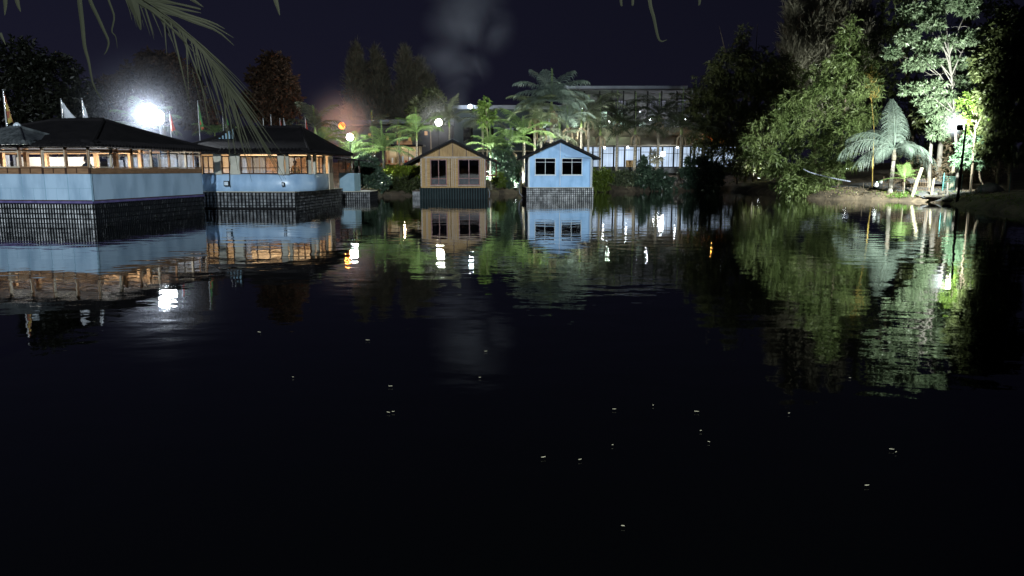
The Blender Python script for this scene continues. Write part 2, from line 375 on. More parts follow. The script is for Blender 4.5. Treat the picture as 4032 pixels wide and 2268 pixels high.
def hip_roof(parent, x0, x1, y0, y1, ze, rx0, rx1, ry, zr, m, curve=1.15, th=.09, eave_r=.07, step=.21, name='roof'):
    """hip roof with a slightly concave sweep and a scalloped tile edge along the eaves"""
    N = 7; r = MB(); rings = []
    for i in range(N+1):
        t = i/N; z = ze + (zr-ze)*t**curve
        rings.append([(x0+(rx0-x0)*t, y0+(ry-y0)*t, z), (x1+(rx1-x1)*t, y0+(ry-y0)*t, z), (x1+(rx1-x1)*t, y1+(ry-y1)*t, z), (x0+(rx0-x0)*t, y1+(ry-y1)*t, z)])
    vs = [p for g in rings for p in g] + [(x0, y0, ze-th), (x1, y0, ze-th), (x1, y1, ze-th), (x0, y1, ze-th)]
    fs = [(i*4+k, i*4+(k+1) % 4, i*4+4+(k+1) % 4, i*4+4+k) for i in range(N) for k in range(4)]
    b0 = (N+1)*4; fs += [(k, b0+k, b0+(k+1) % 4, (k+1) % 4) for k in range(4)] + [(b0+3, b0+2, b0+1, b0)]
    r.add(vs, fs)
    for p, q in (((x0, y0), (x1, y0)), ((x1, y0), (x1, y1))):
        p, q = Vector((*p, 0)), Vector((*q, 0)); L = (q-p).length; nn = int(L/step); ax = (q-p).normalized(); nv = Vector((ax.y, -ax.x, 0))
        for k in range(nn):
            c = p + ax*(k+.5)*L/nn + Vector((0, 0, ze-.01)); r.tube([c + nv*.05 - Vector((0, 0, .03)), c - nv*.5 + Vector((0, 0, (zr-ze)*.12))], eave_r, 6)
    ro = r.build(name, m, parent)
    cap = MB(); hz = .05
    for k, (cx0, cy0) in enumerate(((x0, y0), (x1, y0), (x1, y1), (x0, y1))):
        cap.tube([(g[k][0], g[k][1], g[k][2]+.02) for g in rings], .075, 6)
    if rx1-rx0 > .05: cap.tube([(rx0, ry, zr+.03), (rx1, ry, zr+.03)], .09, 6)
    cap.build('ridge_cap', m, ro)
    return ro

def person(name, label, loc, rot, group=None, shirt='cloth_dark'):
    t = thing(name, label, 'person', loc, rot, group)
    V_, E_, Rd = [], [], []
    def v(x, y, z, r): V_.append((x, y, z)); Rd.append(r); return len(V_)-1
    def chain(i, pts):
        for p in pts:
            k = v(*p); E_.append((i, k)); i = k
        return i
    p0 = v(0, 0, .95, .15)
    c = chain(p0, [(0, 0, 1.15, .135), (0, 0, 1.36, .16)])
    nk = chain(c, [(0, .0, 1.49, .06), (0, -.02, 1.56, .085), (0, -.03, 1.65, .10), (0, -.02, 1.73, .07)])
    for s in (-1, 1):
        sh = chain(c, [(s*.17, 0, 1.41, .065)])
        w = chain(sh, [(s*.23, -.02, 1.16, .047), (s*.22, -.14, .93, .033), (s*.22, -.17, .87, .035)])
        for q, (dx, L) in enumerate(((-.03, .07), (-.01, .08), (.01, .085), (.03, .065))):
            chain(w, [(s*.22+dx, -.19, .83, .010), (s*.22+dx*1.2, -.20+.01*q, .83-L*.7, .008)])
        chain(w, [(s*.18, -.20, .85, .011), (s*.165, -.215, .81, .009)])
        h = chain(p0, [(s*.09, 0, .86, .10), (s*.10, -.01, .48, .062), (s*.10, .02, .09, .042)])
        chain(h, [(s*.10, -.09, .04, .04), (s*.11, -.17, .03, .03)])
    me = bpy.data.meshes.new('body'); me.from_pydata(V_, E_, []); me.update()
    o = link('body', me, M['skin'], t)
    sk = o.modifiers.new('skin', 'SKIN'); 
    for k, d in enumerate(o.data.skin_vertices[0].data): d.radius = (Rd[k], Rd[k]*.9)
    o.data.skin_vertices[0].data[0].use_root = True
    ss = o.modifiers.new('sub', 'SUBSURF'); ss.levels = 1; ss.render_levels = 2
    MB().lathe([(.165, 1.0), (.19, 1.2), (.205, 1.36), (.16, 1.45), (.075, 1.5)], (0, 0, 0), 14).build('shirt', M[shirt], t, True)
    MB().lathe([(.105, 1.63), (.115, 1.68), (.10, 1.745), (.05, 1.78), (.001, 1.79)], (0, .01, 0), 14).build('hair', M['hair'], t, True)
    # face: eyes, nose and mouth as small features on the head
    for x in (-.034, .034): MB().lathe([(.001, -.012), (.010, 0), (.001, .012)], (x, -.122, 1.66), 6).build('eye', M['hair'], t)
    MB().bar((-.025, -.118, 1.575), (.025, -.118, 1.575), .012).build('mouth', M['wood_red'], t)
    MB().lathe([(.014, 0), (.010, .02), (.004, .045)], (0, -.128, 1.60), 6).build('nose', M['skin'], t)
    return t

# ------------------------------------------------------------------ the large floating restaurant at the left
C0 = Vector((gx(355, 30.5), 30.5, 0)); ROT_A = R(-8.5)
fr = thing('floating_restaurant', 'large floating restaurant with a wooden window band above pale blue sheet walls', 'floating restaurant', C0, ROT_A)
AX0, AY1 = -8.4, 8.2
hull(fr, AX0, 0, 0, AY1, .84, .128, .21, M['drum'], 'fr')
MB().box(AX0-.02, -.03, .84, .03, AY1+.02, .93).build('deck_edge', M['purple_trim'], fr)
MB().box(AX0, 0, .93, 0, AY1, .97).build('floor', M['wood_dark'], fr)
MODW = 1.05
# blue sheet walls, each sheet with its raised seams
w = MB(); w.box(AX0, .02, .93, 0, .06, 2.03).box(-.06, .06, .93, -.02, AY1, 2.03).box(AX0, AY1-.05, .97, -.06, AY1, 2.2).box(AX0, .06, .97, AX0+.05, AY1-.05, 2.2)
w.build('blue_wall', M['blue_sheet'], fr)
s_ = MB()
for k in range(1, 9): s_.box(-k*MODW-.012, .006, .93, -k*MODW+.012, .02, 2.03)
for k in range(9): s_.box(-k*MODW-MODW*.52-.005, .012, .93, -k*MODW-MODW*.52+.005, .02, 1.45)
s_.box(AX0, .013, 1.44, 0, .02, 1.455).box(-.02, .06, .93, .012, .085, 2.03).box(-.02, .02, .93, .012, .0, 2.03)
s_.build('seam_strip', M['blue_grey'], fr)
wb = MB(); wb.box(AX0, -.01, 2.03, .01, .07, 2.27).box(-.07, .07, 2.03, .01, AY1, 2.27)
wb.build('wood_band', M['wood'], fr)
d_ = MB()
for k in range(0, 9): d_.box(-k*MODW-.05, -.035, 2.03, -k*MODW+.04, -.01, 2.27)
for k in range(0, 8): d_.box(-k*MODW-MODW*.55-.02, -.025, 2.06, -k*MODW-MODW*.55+.02, -.01, 2.25)
d_.box(AX0, -.03, 2.255, 0, -.01, 2.285).build('batten', M['wood_dark'], fr)
for k in range(8):
    window(fr, (-(k+1)*MODW, .03), 0, MODW, 2.285, 3.12, 1, (2.93,), M['frame_pale'] if k % 2 else M['wood'], M['glass'], .045, .1)
for k in range(6):
    window(fr, (-.03, k*AY1/6), R(90), AY1/6, 2.285, 3.12, 1 if k != 5 else 2, (2.93,), M['wood'] if k % 2 else M['frame_pale'], M['glass'], .038, .09)
for k in range(7):
    window(fr, (-(k+1)*1.15, AY1-.03), 0, 1.1, 2.2, 3.1, 2, (2.9,), M['frame_pale'], M['glass'], .05, .06)
MB().box(AX0, .1, 3.13, -.1, AY1-.1, 3.16).build('ceiling', mat('ceiling_wood', (.42, .29, .17), .7, (.52, .37, .23), 2, (1, 8, 1)), fr)
for k, (x, y) in enumerate(((-1.15, 3.2), (-.9, 4.6), (-3.1, 4.5), (-4.4, 1.8), (-5.6, 4.4), (-2.2, 5.7), (-6.3, 2.6))):
    MB().box(x-.08, y-.08, .97, x+.08, y+.08, 3.13).build('pillar', M['wood_orange'], fr)
b_ = MB()
for y in (1.5, 3.2, 4.9): b_.box(AX0+.05, y-.05, 2.93, -.06, y+.05, 3.05)
b_.build('ceiling_beam', M['wood_orange'], fr)
rr = random.Random(5)
def curtain(parent, x, y, dx, dy, n_, z0, z1, m='cloth_white'):
    g = MB(); nx_, ny_ = (-dy, dx) ; L_ = math.hypot(dx, dy); vs = []
    for q in range(n_+1):
        o_ = .03*(q % 2); vs += [(x+dx*q+nx_/L_*o_, y+dy*q+ny_/L_*o_, z0), (x+dx*q+nx_/L_*o_, y+dy*q+ny_/L_*o_, z1)]
    g.add(vs, [(2*q, 2*q+2, 2*q+3, 2*q+1) for q in range(n_)]); g.build('curtain', M[m], parent)
for k in range(16):  # white cloth added to stand in for the bright outdoors beyond
    if rr.random() < .85: curtain(fr, -.3-k*.5, AY1-.12, -.1, 0, 4, 1.9, rr.uniform(2.7, 3.0))
for k in range(9): curtain(fr, AX0+.12, .6+k*.6, 0, .1, 4, 2.15, 2.9)
MB().box(-8.0, 5.3, .97, -3.6, 5.36, 2.8).box(-8.0, 5.28, 2.3, -3.6, 5.3, 2.36).build('partition', M['interior'], fr)
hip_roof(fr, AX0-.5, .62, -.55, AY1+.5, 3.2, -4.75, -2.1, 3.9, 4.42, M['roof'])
pr = hip_roof(fr, -5.45, -2.05, -.95, 2.4, 3.27, -3.8, -3.7, .75, 3.96, M['roof_tile'], 1.05, name='porch_roof')
for j in range(1, 8):
    t = j/8; zz = 3.27+.69*t**1.05; nn = int(17*(1-t))+2; tl = MB()
    for k in range(nn):
        x = -5.45+1.65*t + (3.4-3.3*t)*(k+.5)/nn
        tl.tube([(x, -.95+1.7*t-.10, zz-.02), (x, -.95+1.7*t+.1, zz+.085)], .07, 6)
    tl.build('tile_row', M['roof_tile'], pr)
MB().lathe([(.16, 0), (.13, .1), (.05, .16), (.001, .17)], (-3.75, .75, 3.98), 10).build('finial', M['white_frame'], pr)
def local(o, p): return Matrix.Translation(o.location) @ Matrix.Rotation(o.rotation_euler.z, 4, 'Z') @ Vector(p)
def added_uplight(label, p, power, color=(1, .86, .66), group='added uplights inside the floating buildings', rot=0.0):  # floor lights added to brighten the rooms from below, not fixtures of the place
    t = thing('uplight', label, 'lamp', p, rot, group)
    MB().box(-.75, -.4, 0, .75, .4, .06).box(-.7, -.35, .06, .7, .35, .1).build('housing', M['dark_metal'], t)
    MB().box(-.66, -.31, .101, .66, .31, .108).build('diffuser', M['bulb_room'], t)
    L = bpy.data.lights.new('lamp_light', 'AREA'); L.shape = 'RECTANGLE'; L.size = 1.3; L.size_y = .6; L.energy = power; L.color = color
    o = bpy.data.objects.new('lamp_light', L); COL.objects.link(o); o.parent = t; o.location = (0, 0, .13); o.rotation_euler = (math.pi, 0, 0)
added_uplight('added wide uplight on the floor of the large restaurant, behind the right hand windows', local(fr, (-1.9, 3.9, .98)), 540, (1, .95, .88), rot=ROT_A)
added_uplight('added wide uplight on the floor of the large restaurant, over the left hand windows', local(fr, (-5.6, 3.2, .98)), 480, (1, .95, .88), rot=ROT_A)
def table(label, p, m, group):
    t = thing('dining_table', label, 'table', p, random.uniform(0, 1), group)
    MB().lathe([(.001, .76), (.42, .76), (.43, .745), (.42, .73), (.001, .73)], (0, 0, 0), 18).build('table_top', m, t)
    MB().lathe([(.28, 0), (.27, .03), (.04, .05), (.035, .72)], (0, 0, 0), 12).build('leg', M['wood_dark'], t)
    return t
person('person', 'dark haired person in dark clothes standing behind a front window of the large restaurant', local(fr, (-.95, 1.1, .97)), R(-40))

# ------------------------------------------------------------------ the second floating building, with the bellied blue wall
B0 = Vector((gx(1150, 42.6), 42.6, 0)); ROT_B = R(-5)
fl_ = thing('floating_lounge', 'floating lounge with a bellied blue wall, cream hourglass pillars and warm lit windows', 'floating lounge', B0, ROT_B)
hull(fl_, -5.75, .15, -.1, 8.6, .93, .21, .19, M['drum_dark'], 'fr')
MB().tube([(-5.8, -.2, .06), (-3, -.24, .03), (.2, -.22, .05)], .05, 6).build('mooring_bar', M['dark_metal'], fl_)
MB().box(-5.75, -.1, .93, .15, 8.6, .97).build('deck', M['cream'], fl_)
PLAN = [(-5.7, 6.2), (-5.85, .9), (-5.25, .15), (-.35, .02), (.62, 1.35), (.72, 1.8), (.52, 3.9), (.2, 6.2)]
PROF = [(.97, .03), (1.05, .09), (1.2, .13), (1.4, .14), (1.6, .11), (1.78, .05), (1.90, .0), (1.96, -.03)]
def offset(plan, k):
    n_ = len(plan); p = Vector(plan[k]); a = (p - Vector(plan[max(k-1, 0)])); c = (Vector(plan[min(k+1, n_-1)]) - p)
    a = a.normalized() if a.length else c.normalized(); c = c.normalized() if c.length else a
    nn = Vector((a.y + c.y, -(a.x + c.x))); return nn.normalized()
def smooth_plan(plan, it=2):
    for _ in range(it):
        q = [plan[0]]
        for i in range(len(plan)-1):
            a, c = Vector(plan[i]), Vector(plan[i+1]); q += [tuple(a*.75+c*.25), tuple(a*.25+c*.75)]
        plan = q + [plan[-1]]
    return plan
SP = smooth_plan(PLAN); nP = len(SP); bw_ = MB(); vs = []
for z, off in PROF:
    for k in range(nP):
        nn = offset(SP, k); vs.append((SP[k][0]+nn.x*off, SP[k][1]+nn.y*off, z))
bw_.add(vs, [(j*nP+k, j*nP+k+1, (j+1)*nP+k+1, (j+1)*nP+k) for j in range(len(PROF)-1) for k in range(nP-1)])
bw_.build('belly_wall', M['blue_belly'], fl_, True)
def on_plan(px):      # wall foot seen at photo column px, in local coordinates (front, corner and right runs)
    return px
# windows and pillars along the three visible runs
RUN1 = (Vector((-5.35, .12)), Vector((-.42, .04))); RUN2 = (Vector((-.36, .05)), Vector((.55, 1.30))); RUN3 = (Vector((.66, 1.75)), Vector((.24, 6.1)))
def seg(run, a, b):
    p, q = run; d = (q-p).normalized(); L = (q-p).length; return p + d*a*L, math.atan2(d.y, d.x), (b-a)*L
def put_window(run, a, b, cols, m=None):
    o, ang, wd = seg(run, a, b); window(fl_, o, ang, wd, 1.95, 2.98, cols, (2.30,), m or M['wood_dark'], M['glass'], .06, .09)
def pillar(run, a, b):
    o, ang, wd = seg(run, a, b); F = Matrix.Translation((o.x, o.y, 0)) @ Matrix.Rotation(ang, 4, 'Z'); p = MB(F); N = 12; L_, R_ = [], []
    for i in range(N+1):
        t = i/N; z = 1.93+1.13*t; k = 1 - .24*math.sin(math.pi*min(1, t*1.1))**1.5
        L_.append((wd/2 - wd/2*k*1.04, z)); R_.append((wd/2 + wd/2*k*1.04, z))
    p.prism(L_ + R_[::-1], .05, -.08); p.build('pillar', M['cream'], fl_)
put_window(RUN1, .015, .155, 2); pillar(RUN1, .155, .245); put_window(RUN1, .245, .345, 1); pillar(RUN1, .345, .47)
put_window(RUN1, .47, .925, 3); pillar(RUN1, .925, 1.0); pillar(RUN2, .0, .10); put_window(RUN2, .10, .93, 3); pillar(RUN2, .93, 1.06)
pillar(RUN3, .0, .08); put_window(RUN3, .08, .50, 2); pillar(RUN3, .50, .60)
o, ang, wd = seg(RUN3, .62, .86); F = Matrix.Translation((o.x, o.y, 0)) @ Matrix.Rotation(ang, 4, 'Z')
do = MB(F).box(0, -.26, .98, wd, -.2, 3.0).build('door', M['frame_pale'], fl_)
MB(F).box(wd*.18, -.275, 2.0, wd*.42, -.262, 2.85).box(wd*.58, -.275, 2.0, wd*.82, -.262, 2.85).build('door_glass', M['wood_dark'], do)
pillar(RUN3, .88, .99)
# the room inside: warm back walls, ceiling, curtains
MB().box(-5.6, 6.0, .97, .1, 6.1, 3.06).box(-5.7, .6, .97, -5.6, 6.0, 3.06).build('inner_wall', M['interior_warm'], fl_)
MB().box(-5.6, .1, 3.06, .4, 6.1, 3.09).build('ceiling', M['interior_warm'], fl_)
for x0_, x1_, y_ in ((-3.5, -2.75, 4.6), (-1.35, -.75, 4.2), (-.1, .3, 4.6)): MB().box(x0_, y_, .97, x1_, y_+.05, 2.9).build('partition', M['wood'], fl_)
for x in (-4.6, -3.2, -1.6, -.4): MB().box(x-.07, 5.86, .97, x+.07, 5.99, 3.05).build('inner_post', M['wood_dark'], fl_)
for x, y in ((-4.9, 5.7), (-4.3, 5.7), (-2.4, 5.7), (-3.35, .5), (.0, 2.6), (-2.0, 5.6), (-1.2, 5.6)): curtain(fl_, x, y, .1, 0, 5, 1.6, 2.95)
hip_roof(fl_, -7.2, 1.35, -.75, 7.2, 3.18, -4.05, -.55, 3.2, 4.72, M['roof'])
gv = MB(); gv.prism([(-5.6, 3.62), (-3.9, 3.62), (-4.0, 4.85), (-4.15, 4.85)], 1.55, 1.7)
gv = gv.build('gable_vent', M['roof'], fl_)
for k in range(7): MB().box(-5.3+.2*k, 1.49, 3.7, -5.22+.2*k, 1.55, 3.78+.13*k).build('slat', M['blue_grey'], gv)
for k, x in enumerate((-3.95, -.55)):
    f = MB(); y = -.02-.02; w_ = .30 if k == 0 else .16; zc = 1.42
    f.box(x, -.20, zc-.15, x+w_, -.14, zc+.15 if k == 0 else zc+.08)
    fo = f.build('porthole', M['dark_metal'], fl_); MB().box(x+.04, -.21, zc-.1, x+w_-.04, -.201, zc+.1 if k == 0 else zc+.03).build('pane', M['white_frame'], fo)
MB().tube([(-3.62, -.06, 3.0), (-3.6, -.1, 2.2), (-3.58, -.24, 1.5), (-3.55, -.26, 1.2)], .018, 5).build('cable', M['dark_metal'], fl_)
added_uplight('added wide uplight on the floor behind the wide front window of the bellied lounge', local(fl_, (-3.0, 2.9, .98)), 135, (1, .82, .62))
added_uplight('added wide uplight on the floor behind the right corner windows of the bellied lounge', local(fl_, (-.5, 4.2, .98)), 115, (1, .80, .58))
table('round table with orange cloth behind the wide lounge window', local(fl_, (-1.6, 1.2, 1.35)), M['wood_orange'], 'tables in the bellied lounge')
table('round table with yellow cloth behind the corner windows of the lounge', local(fl_, (-.35, 1.7, 1.35)), M['cloth_yellow'], 'tables in the bellied lounge')
for k, (x, y) in enumerate(((-1.6, 1.2), (-.35, 1.7))):
    MB().box(x-.5, y-.5, .97, x+.5, y+.5, 1.35).build('platform', M['wood_dark'], fl_)
person('person', 'person in an orange top standing inside the bellied lounge behind its wide window', local(fl_, (-.95, 3.0, .97)), R(10), shirt='wood_orange')

# small blue cabin on its own raft behind the lounge
sc_ = thing('small_cabin', 'small grey blue cabin with a glazed front on a low raft, right of the lounge', 'cabin', (gx(1334, 54), 54, 0), R(0))
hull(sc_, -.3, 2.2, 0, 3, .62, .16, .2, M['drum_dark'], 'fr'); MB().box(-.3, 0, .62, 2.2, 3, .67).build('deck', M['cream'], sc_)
MB().box(-.05, .25, .67, 1.05, .3, 1.95).box(1.0, .3, .67, 1.05, 2.4, 1.95).build('blue_wall', M['blue_grey'], sc_)
window(sc_, (-.05, .27), 0, 1.1, 1.95, 2.85, 1, (2.25,), M['wood_dark'], M['glass'], .04, .06)
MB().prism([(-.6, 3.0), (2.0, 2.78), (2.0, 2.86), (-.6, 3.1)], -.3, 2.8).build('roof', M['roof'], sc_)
MB().box(.95, .26, 1.95, 1.05, .34, 2.85).box(.95, 2.3, 1.95, 1.05, 2.4, 2.85).box(-.05, 2.3, 1.95, .05, 2.4, 2.95).build('post', M['wood_dark'], sc_)

# ------------------------------------------------------------------ the two gabled cabins on rafts
def gable_roof(parent, hw, ov, y0, y1, za, slope, m):
    e = hw + ov; r = MB(); th = .09
    r.prism([(-e, za-slope*e), (0, za), (e, za-slope*e), (e, za-slope*e-th), (0, za-th), (-e, za-slope*e-th)], y0, y1)
    ro = r.build('roof', m, parent)
    rg = MB()
    nr = int((y1-y0)/.2)
    for s in (-1, 1):
        for k in range(nr):
            y = y0 + (k+.5)*(y1-y0)/nr; rg.tube([(s*e, y, za-slope*e+.02), (0, y, za+.02)], .035, 5)
    rg.build('rib', m, ro)
    fb = MB()
    for s in (-1, 1): fb.bar((s*(e+.02), y0-.02, za-slope*e-.06), (0, y0-.02, za-.055), .04, .17)
    fb.build('bargeboard', M['dark_metal'], ro)
    cp = MB()
    for s in (-1, 1):
        cp.add([(0, y0-.06, za+.05), (s*.42, y0-.06, za-.42*slope+.055), (s*.42, y1, za-.42*slope+.055), (0, y1, za+.05), (0, y0-.06, za+.075), (s*.42, y0-.06, za-.42*slope+.08), (s*.42, y1, za-.42*slope+.08), (0, y1, za+.075)], [(0, 1, 2, 3), (4, 7, 6, 5), (0, 4, 5, 1), (1, 5, 6, 2), (2, 6, 7, 3), (3, 7, 4, 0)])
    cp.build('ridge_cap', M['shed_roof'], ro)
    return ro

YB = 57.0
M['bamboo_panel'] = mat('bamboo_panel', (.29, .17, .058), .6, (.50, .325, .14), 2.2, (10, 1, .6), bump=.4)
M['bamboo_side'] = mat('bamboo_side', (.29, .17, .058), .6, (.50, .325, .14), 2.2, (.8, 1, 14), bump=.4)
M['bamboo_beam'] = mat('bamboo_beam', (.26, .20, .15), .45, (.38, .31, .24), 3)
bc = thing('floating_cabin', 'tan bamboo clad cabin with red brown window frames on a dark corrugated raft', 'floating cabin', (gx(1784, YB), YB, 0), R(1.5))
hw = 2.42
MB().box(-hw-.1, -.05, -.25, hw+.16, 5.0, .82).build('raft_core', M['cage'], bc)
cr = MB(); nR = 52; zb, zt = -.2, .84; vs = []
for k in range(nR*3+1):
    x = -hw-.12 + (2*hw+.3)*k/(nR*3); y = -.09 + (.045 if k % 6 in (0, 1, 2) else 0) 
    vs += [(x, y, zb), (x, y, zt)]
cr.add(vs, [(2*k, 2*k+2, 2*k+3, 2*k+1) for k in range(nR*3)]); cr.build('corrugated_skirt', M['corrugated'], bc)
sr = MB()
for k in range(26): sr.box(-hw-.1+k*.195, -.115, -.2, -hw-.075+k*.195, -.092, .84)
sr.build('rib', mat('rib_metal', (.05, .075, .08), .7, spec=.2), bc)
MB().box(-hw-.7, .3, .55, -hw-.12, 4.6, .62).build('side_deck', M['wood_dark'], bc)
MB().box(-hw-.7, .28, -.2, -hw-.12, .33, .55).build('side_skirt', M['drum_dark'], bc)
MB().box(-hw-.02, -.04, .84, hw+.02, 4.9, .93).build('sill_beam', M['bamboo_panel'], bc)
f = MB(); zE = 3.15
f.box(-hw, .0, .93, -1.72, .08, zE-.1).box(-.46, 0, .93, .38, .08, zE-.1).box(2.02, 0, .93, hw, .08, zE-.1)
f.box(-1.72, 0, 2.97, -.46, .08, zE-.1).box(.38, 0, 2.99, 2.02, .08, zE-.1)
f.build('front_panel', M['bamboo_side'], bc)
f = MB(); f.box(-hw, .08, .93, -hw+.06, 4.8, zE).box(hw-.06, .08, .93, hw, .4, zE).box(hw-.06, 2.2, .93, hw, 4.8, zE).box(hw-.06, .4, .93, hw, 2.2, 1.7).box(hw-.06, .4, 2.95, hw, 2.2, zE).box(-hw+.06, 4.74, .93, hw-.06, 4.8, zE)
f.build('side_wall', M['bamboo_side'], bc)
MB().prism([(-hw, zE+.02), (hw, zE+.02), (0, zE+.02+hw*.5)], .0, .07).build('gable_panel', M['bamboo_panel'], bc)
g = MB()
for x in (-1.02, 0, 1.02): g.box(x-.028, -.03, zE+.04, x+.028, 0, zE+hw*.5-abs(x)*.5-.02)
g.build('gable_batten', M['wood_dark'], bc)
g = MB(); g.box(-hw-.03, -.045, zE-.1, hw+.03, 0, zE+.03).box(-hw-.03, -.05, .93, -hw+.07, 0, zE-.1).box(hw-.07, -.05, .93, hw+.03, 0, zE-.1)
for x in (-2.06, -1.98, -.3, -.1, .02, .18, 2.1, 2.24): g.box(x-.025, -.04, .95, x+.025, 0, zE-.1)
g.build('bamboo_post', M['bamboo_beam'], bc)
wi = window(bc, (-1.72, .04), 0, 1.26, 1.02, 2.97, 2, (1.52,), M['wood_red'], M['glass_dark'], .075, .12)
MB().box(-1.62, .0, 1.08, -.56, .03, 1.48).build('lower_panel', M['tarp'], wi)
wi = window(bc, (.38, .04), 0, 1.64, 1.02, 2.99, 2, (1.55,), M['wood_red'], M['glass_dark'], .075, .12)
MB().box(.48, .0, 1.08, 1.92, .03, 1.5).build('lower_panel', M['tarp'], wi)
for x, n_ in ((-1.55, 2), (-1.15, 1), (-.78, 1)): curtain(bc, x, .36, .09, 0, n_, 1.6, 2.9)
MB().box(-hw+.1, .3, .93, hw-.1, 4.7, .96).build('floor', M['wood_dark'], bc)
sa = window(bc, (hw+.02, .55), R(25), .95, 1.72, 2.95, 1, (), M['wood_red'], M['glass'], .08, .06, name='open_sash')
MB().tube([(-.2, -.06, 3.05), (-.2, -.08, .95), (-.1, -.12, .3)], .016, 5).build('cable', M['dark_metal'], bc)
MB().tube([(hw+.25, .1, .75), (hw+.35, -.1, .45), (hw+.3, -.15, .1)], .02, 5).build('mooring_rope', M['rope'], bc)
MB().box(-1.76, -.05, .97, -.42, -.01, 1.02).box(.34, -.05, .97, 2.06, -.01, 1.02).build('window_sill', M['bamboo_beam'], bc)
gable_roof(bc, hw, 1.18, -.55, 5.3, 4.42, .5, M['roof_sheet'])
pl = MB(); pl.box(.55, 1.4, 1.5, 1.0, 1.43, 2.3); pl.build('wall_picture', M['bamboo_panel'], bc)

bl = thing('floating_cabin', 'bright blue gabled cabin with white framed windows on a raft of caged drums', 'floating cabin', (gx(2205, YB), YB, 0), R(2.2))
hw = 2.36
hull(bl, -hw-.2, hw+.2, -.1, 6.0, .84, .152, .165, M['drum'], 'fl')
MB().box(-hw-.2, -.1, .84, hw+.2, 6.0, .88).build('deck', M['cream'], bl)
zE, za = 3.1, 4.28
f = MB(); f.box(-hw, 0, .88, -1.9, .07, zE).box(-.34, 0, .88, .12, .07, zE).box(1.68, 0, .88, hw, .07, zE)
f.box(-1.9, 0, .88, -.34, .07, 1.8).box(.12, 0, .88, 1.68, .07, 1.8).box(-1.9, 0, 3.06, -.34, .07, zE).box(.12, 0, 3.06, 1.68, .07, zE)
f.prism([(-hw, zE+.001), (hw, zE+.001), (0, za)], 0, .07)
f.build('front_wall', M['blue_board'], bl)
f = MB(); f.box(-hw, .07, .88, -hw+.06, 5.4, 1.95).box(-hw, .07, 2.72, -hw+.06, 5.4, zE).box(hw-.06, .07, .88, hw, 5.4, zE).box(-hw, 5.34, .88, hw, 5.4, zE)
for k in range(6): f.box(-hw, .07+k*1.0, 1.95, -hw+.06, .5+k*1.0, 2.72)
f.build('side_wall', M['blue_board'], bl)
g = MB(); g.box(-.02, -.02, 1.0, .02, 0, za-.1).box(-hw-.02, -.025, .88, -hw+.06, 0, zE).box(hw-.06, -.025, .88, hw+.02, 0, zE)
g.build('trim', M['white_frame'], bl)
for x in (-1.9, .12):
    wi = window(bl, (x, .03), 0, 1.56, 1.8, 3.06, 2, (2.76,), M['white_frame'], M['glass_dark'], .045, .1)
MB().box(-hw+.1, .2, .88, hw-.1, 5.3, .92).build('floor', M['wood_dark'], bl)
MB().box(.3, 3.0, 1.4, .5, 3.2, 2.5).build('inner_post', M['wood_orange'], bl)
MB().tube([(-hw-.05, -.06, 2.95), (-hw-.05, -.06, .9)], .03, 6).tube([(hw+.05, -.06, 3.0), (hw+.05, -.06, .9)], .03, 6).build('corner_pipe', M['white_frame'], bl)
curtain(bl, 1.05, .3, .09, 0, 5, 1.85, 2.7, 'wood')
curtain(bl, -1.8, .3, .08, 0, 3, 1.85, 2.7, 'cloth_dark')
MB().box(-1.95, -.05, 1.74, -.3, 0, 1.79).box(.08, -.05, 1.74, 1.73, 0, 1.79).build('window_sill', M['white_frame'], bl)
MB().tube([(.35, -.03, 3.3), (.35, -.05, 3.15), (1.0, -.04, 3.12), (2.3, -.05, 3.05)], .012, 5).build('cable', M['dark_metal'], bl)
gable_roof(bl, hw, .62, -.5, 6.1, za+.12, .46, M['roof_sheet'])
rp = MB().tube([gv_ for gv_ in (Vector((-hw-.25, 4, 1.9)), Vector((-hw-.6, 3.6, 1.0)), Vector((-hw-.55, 3, .35)), Vector((-hw-.35, 2.5, .1)))], .03, 6)
rp.build('mooring_rope', M['rope'], bl)

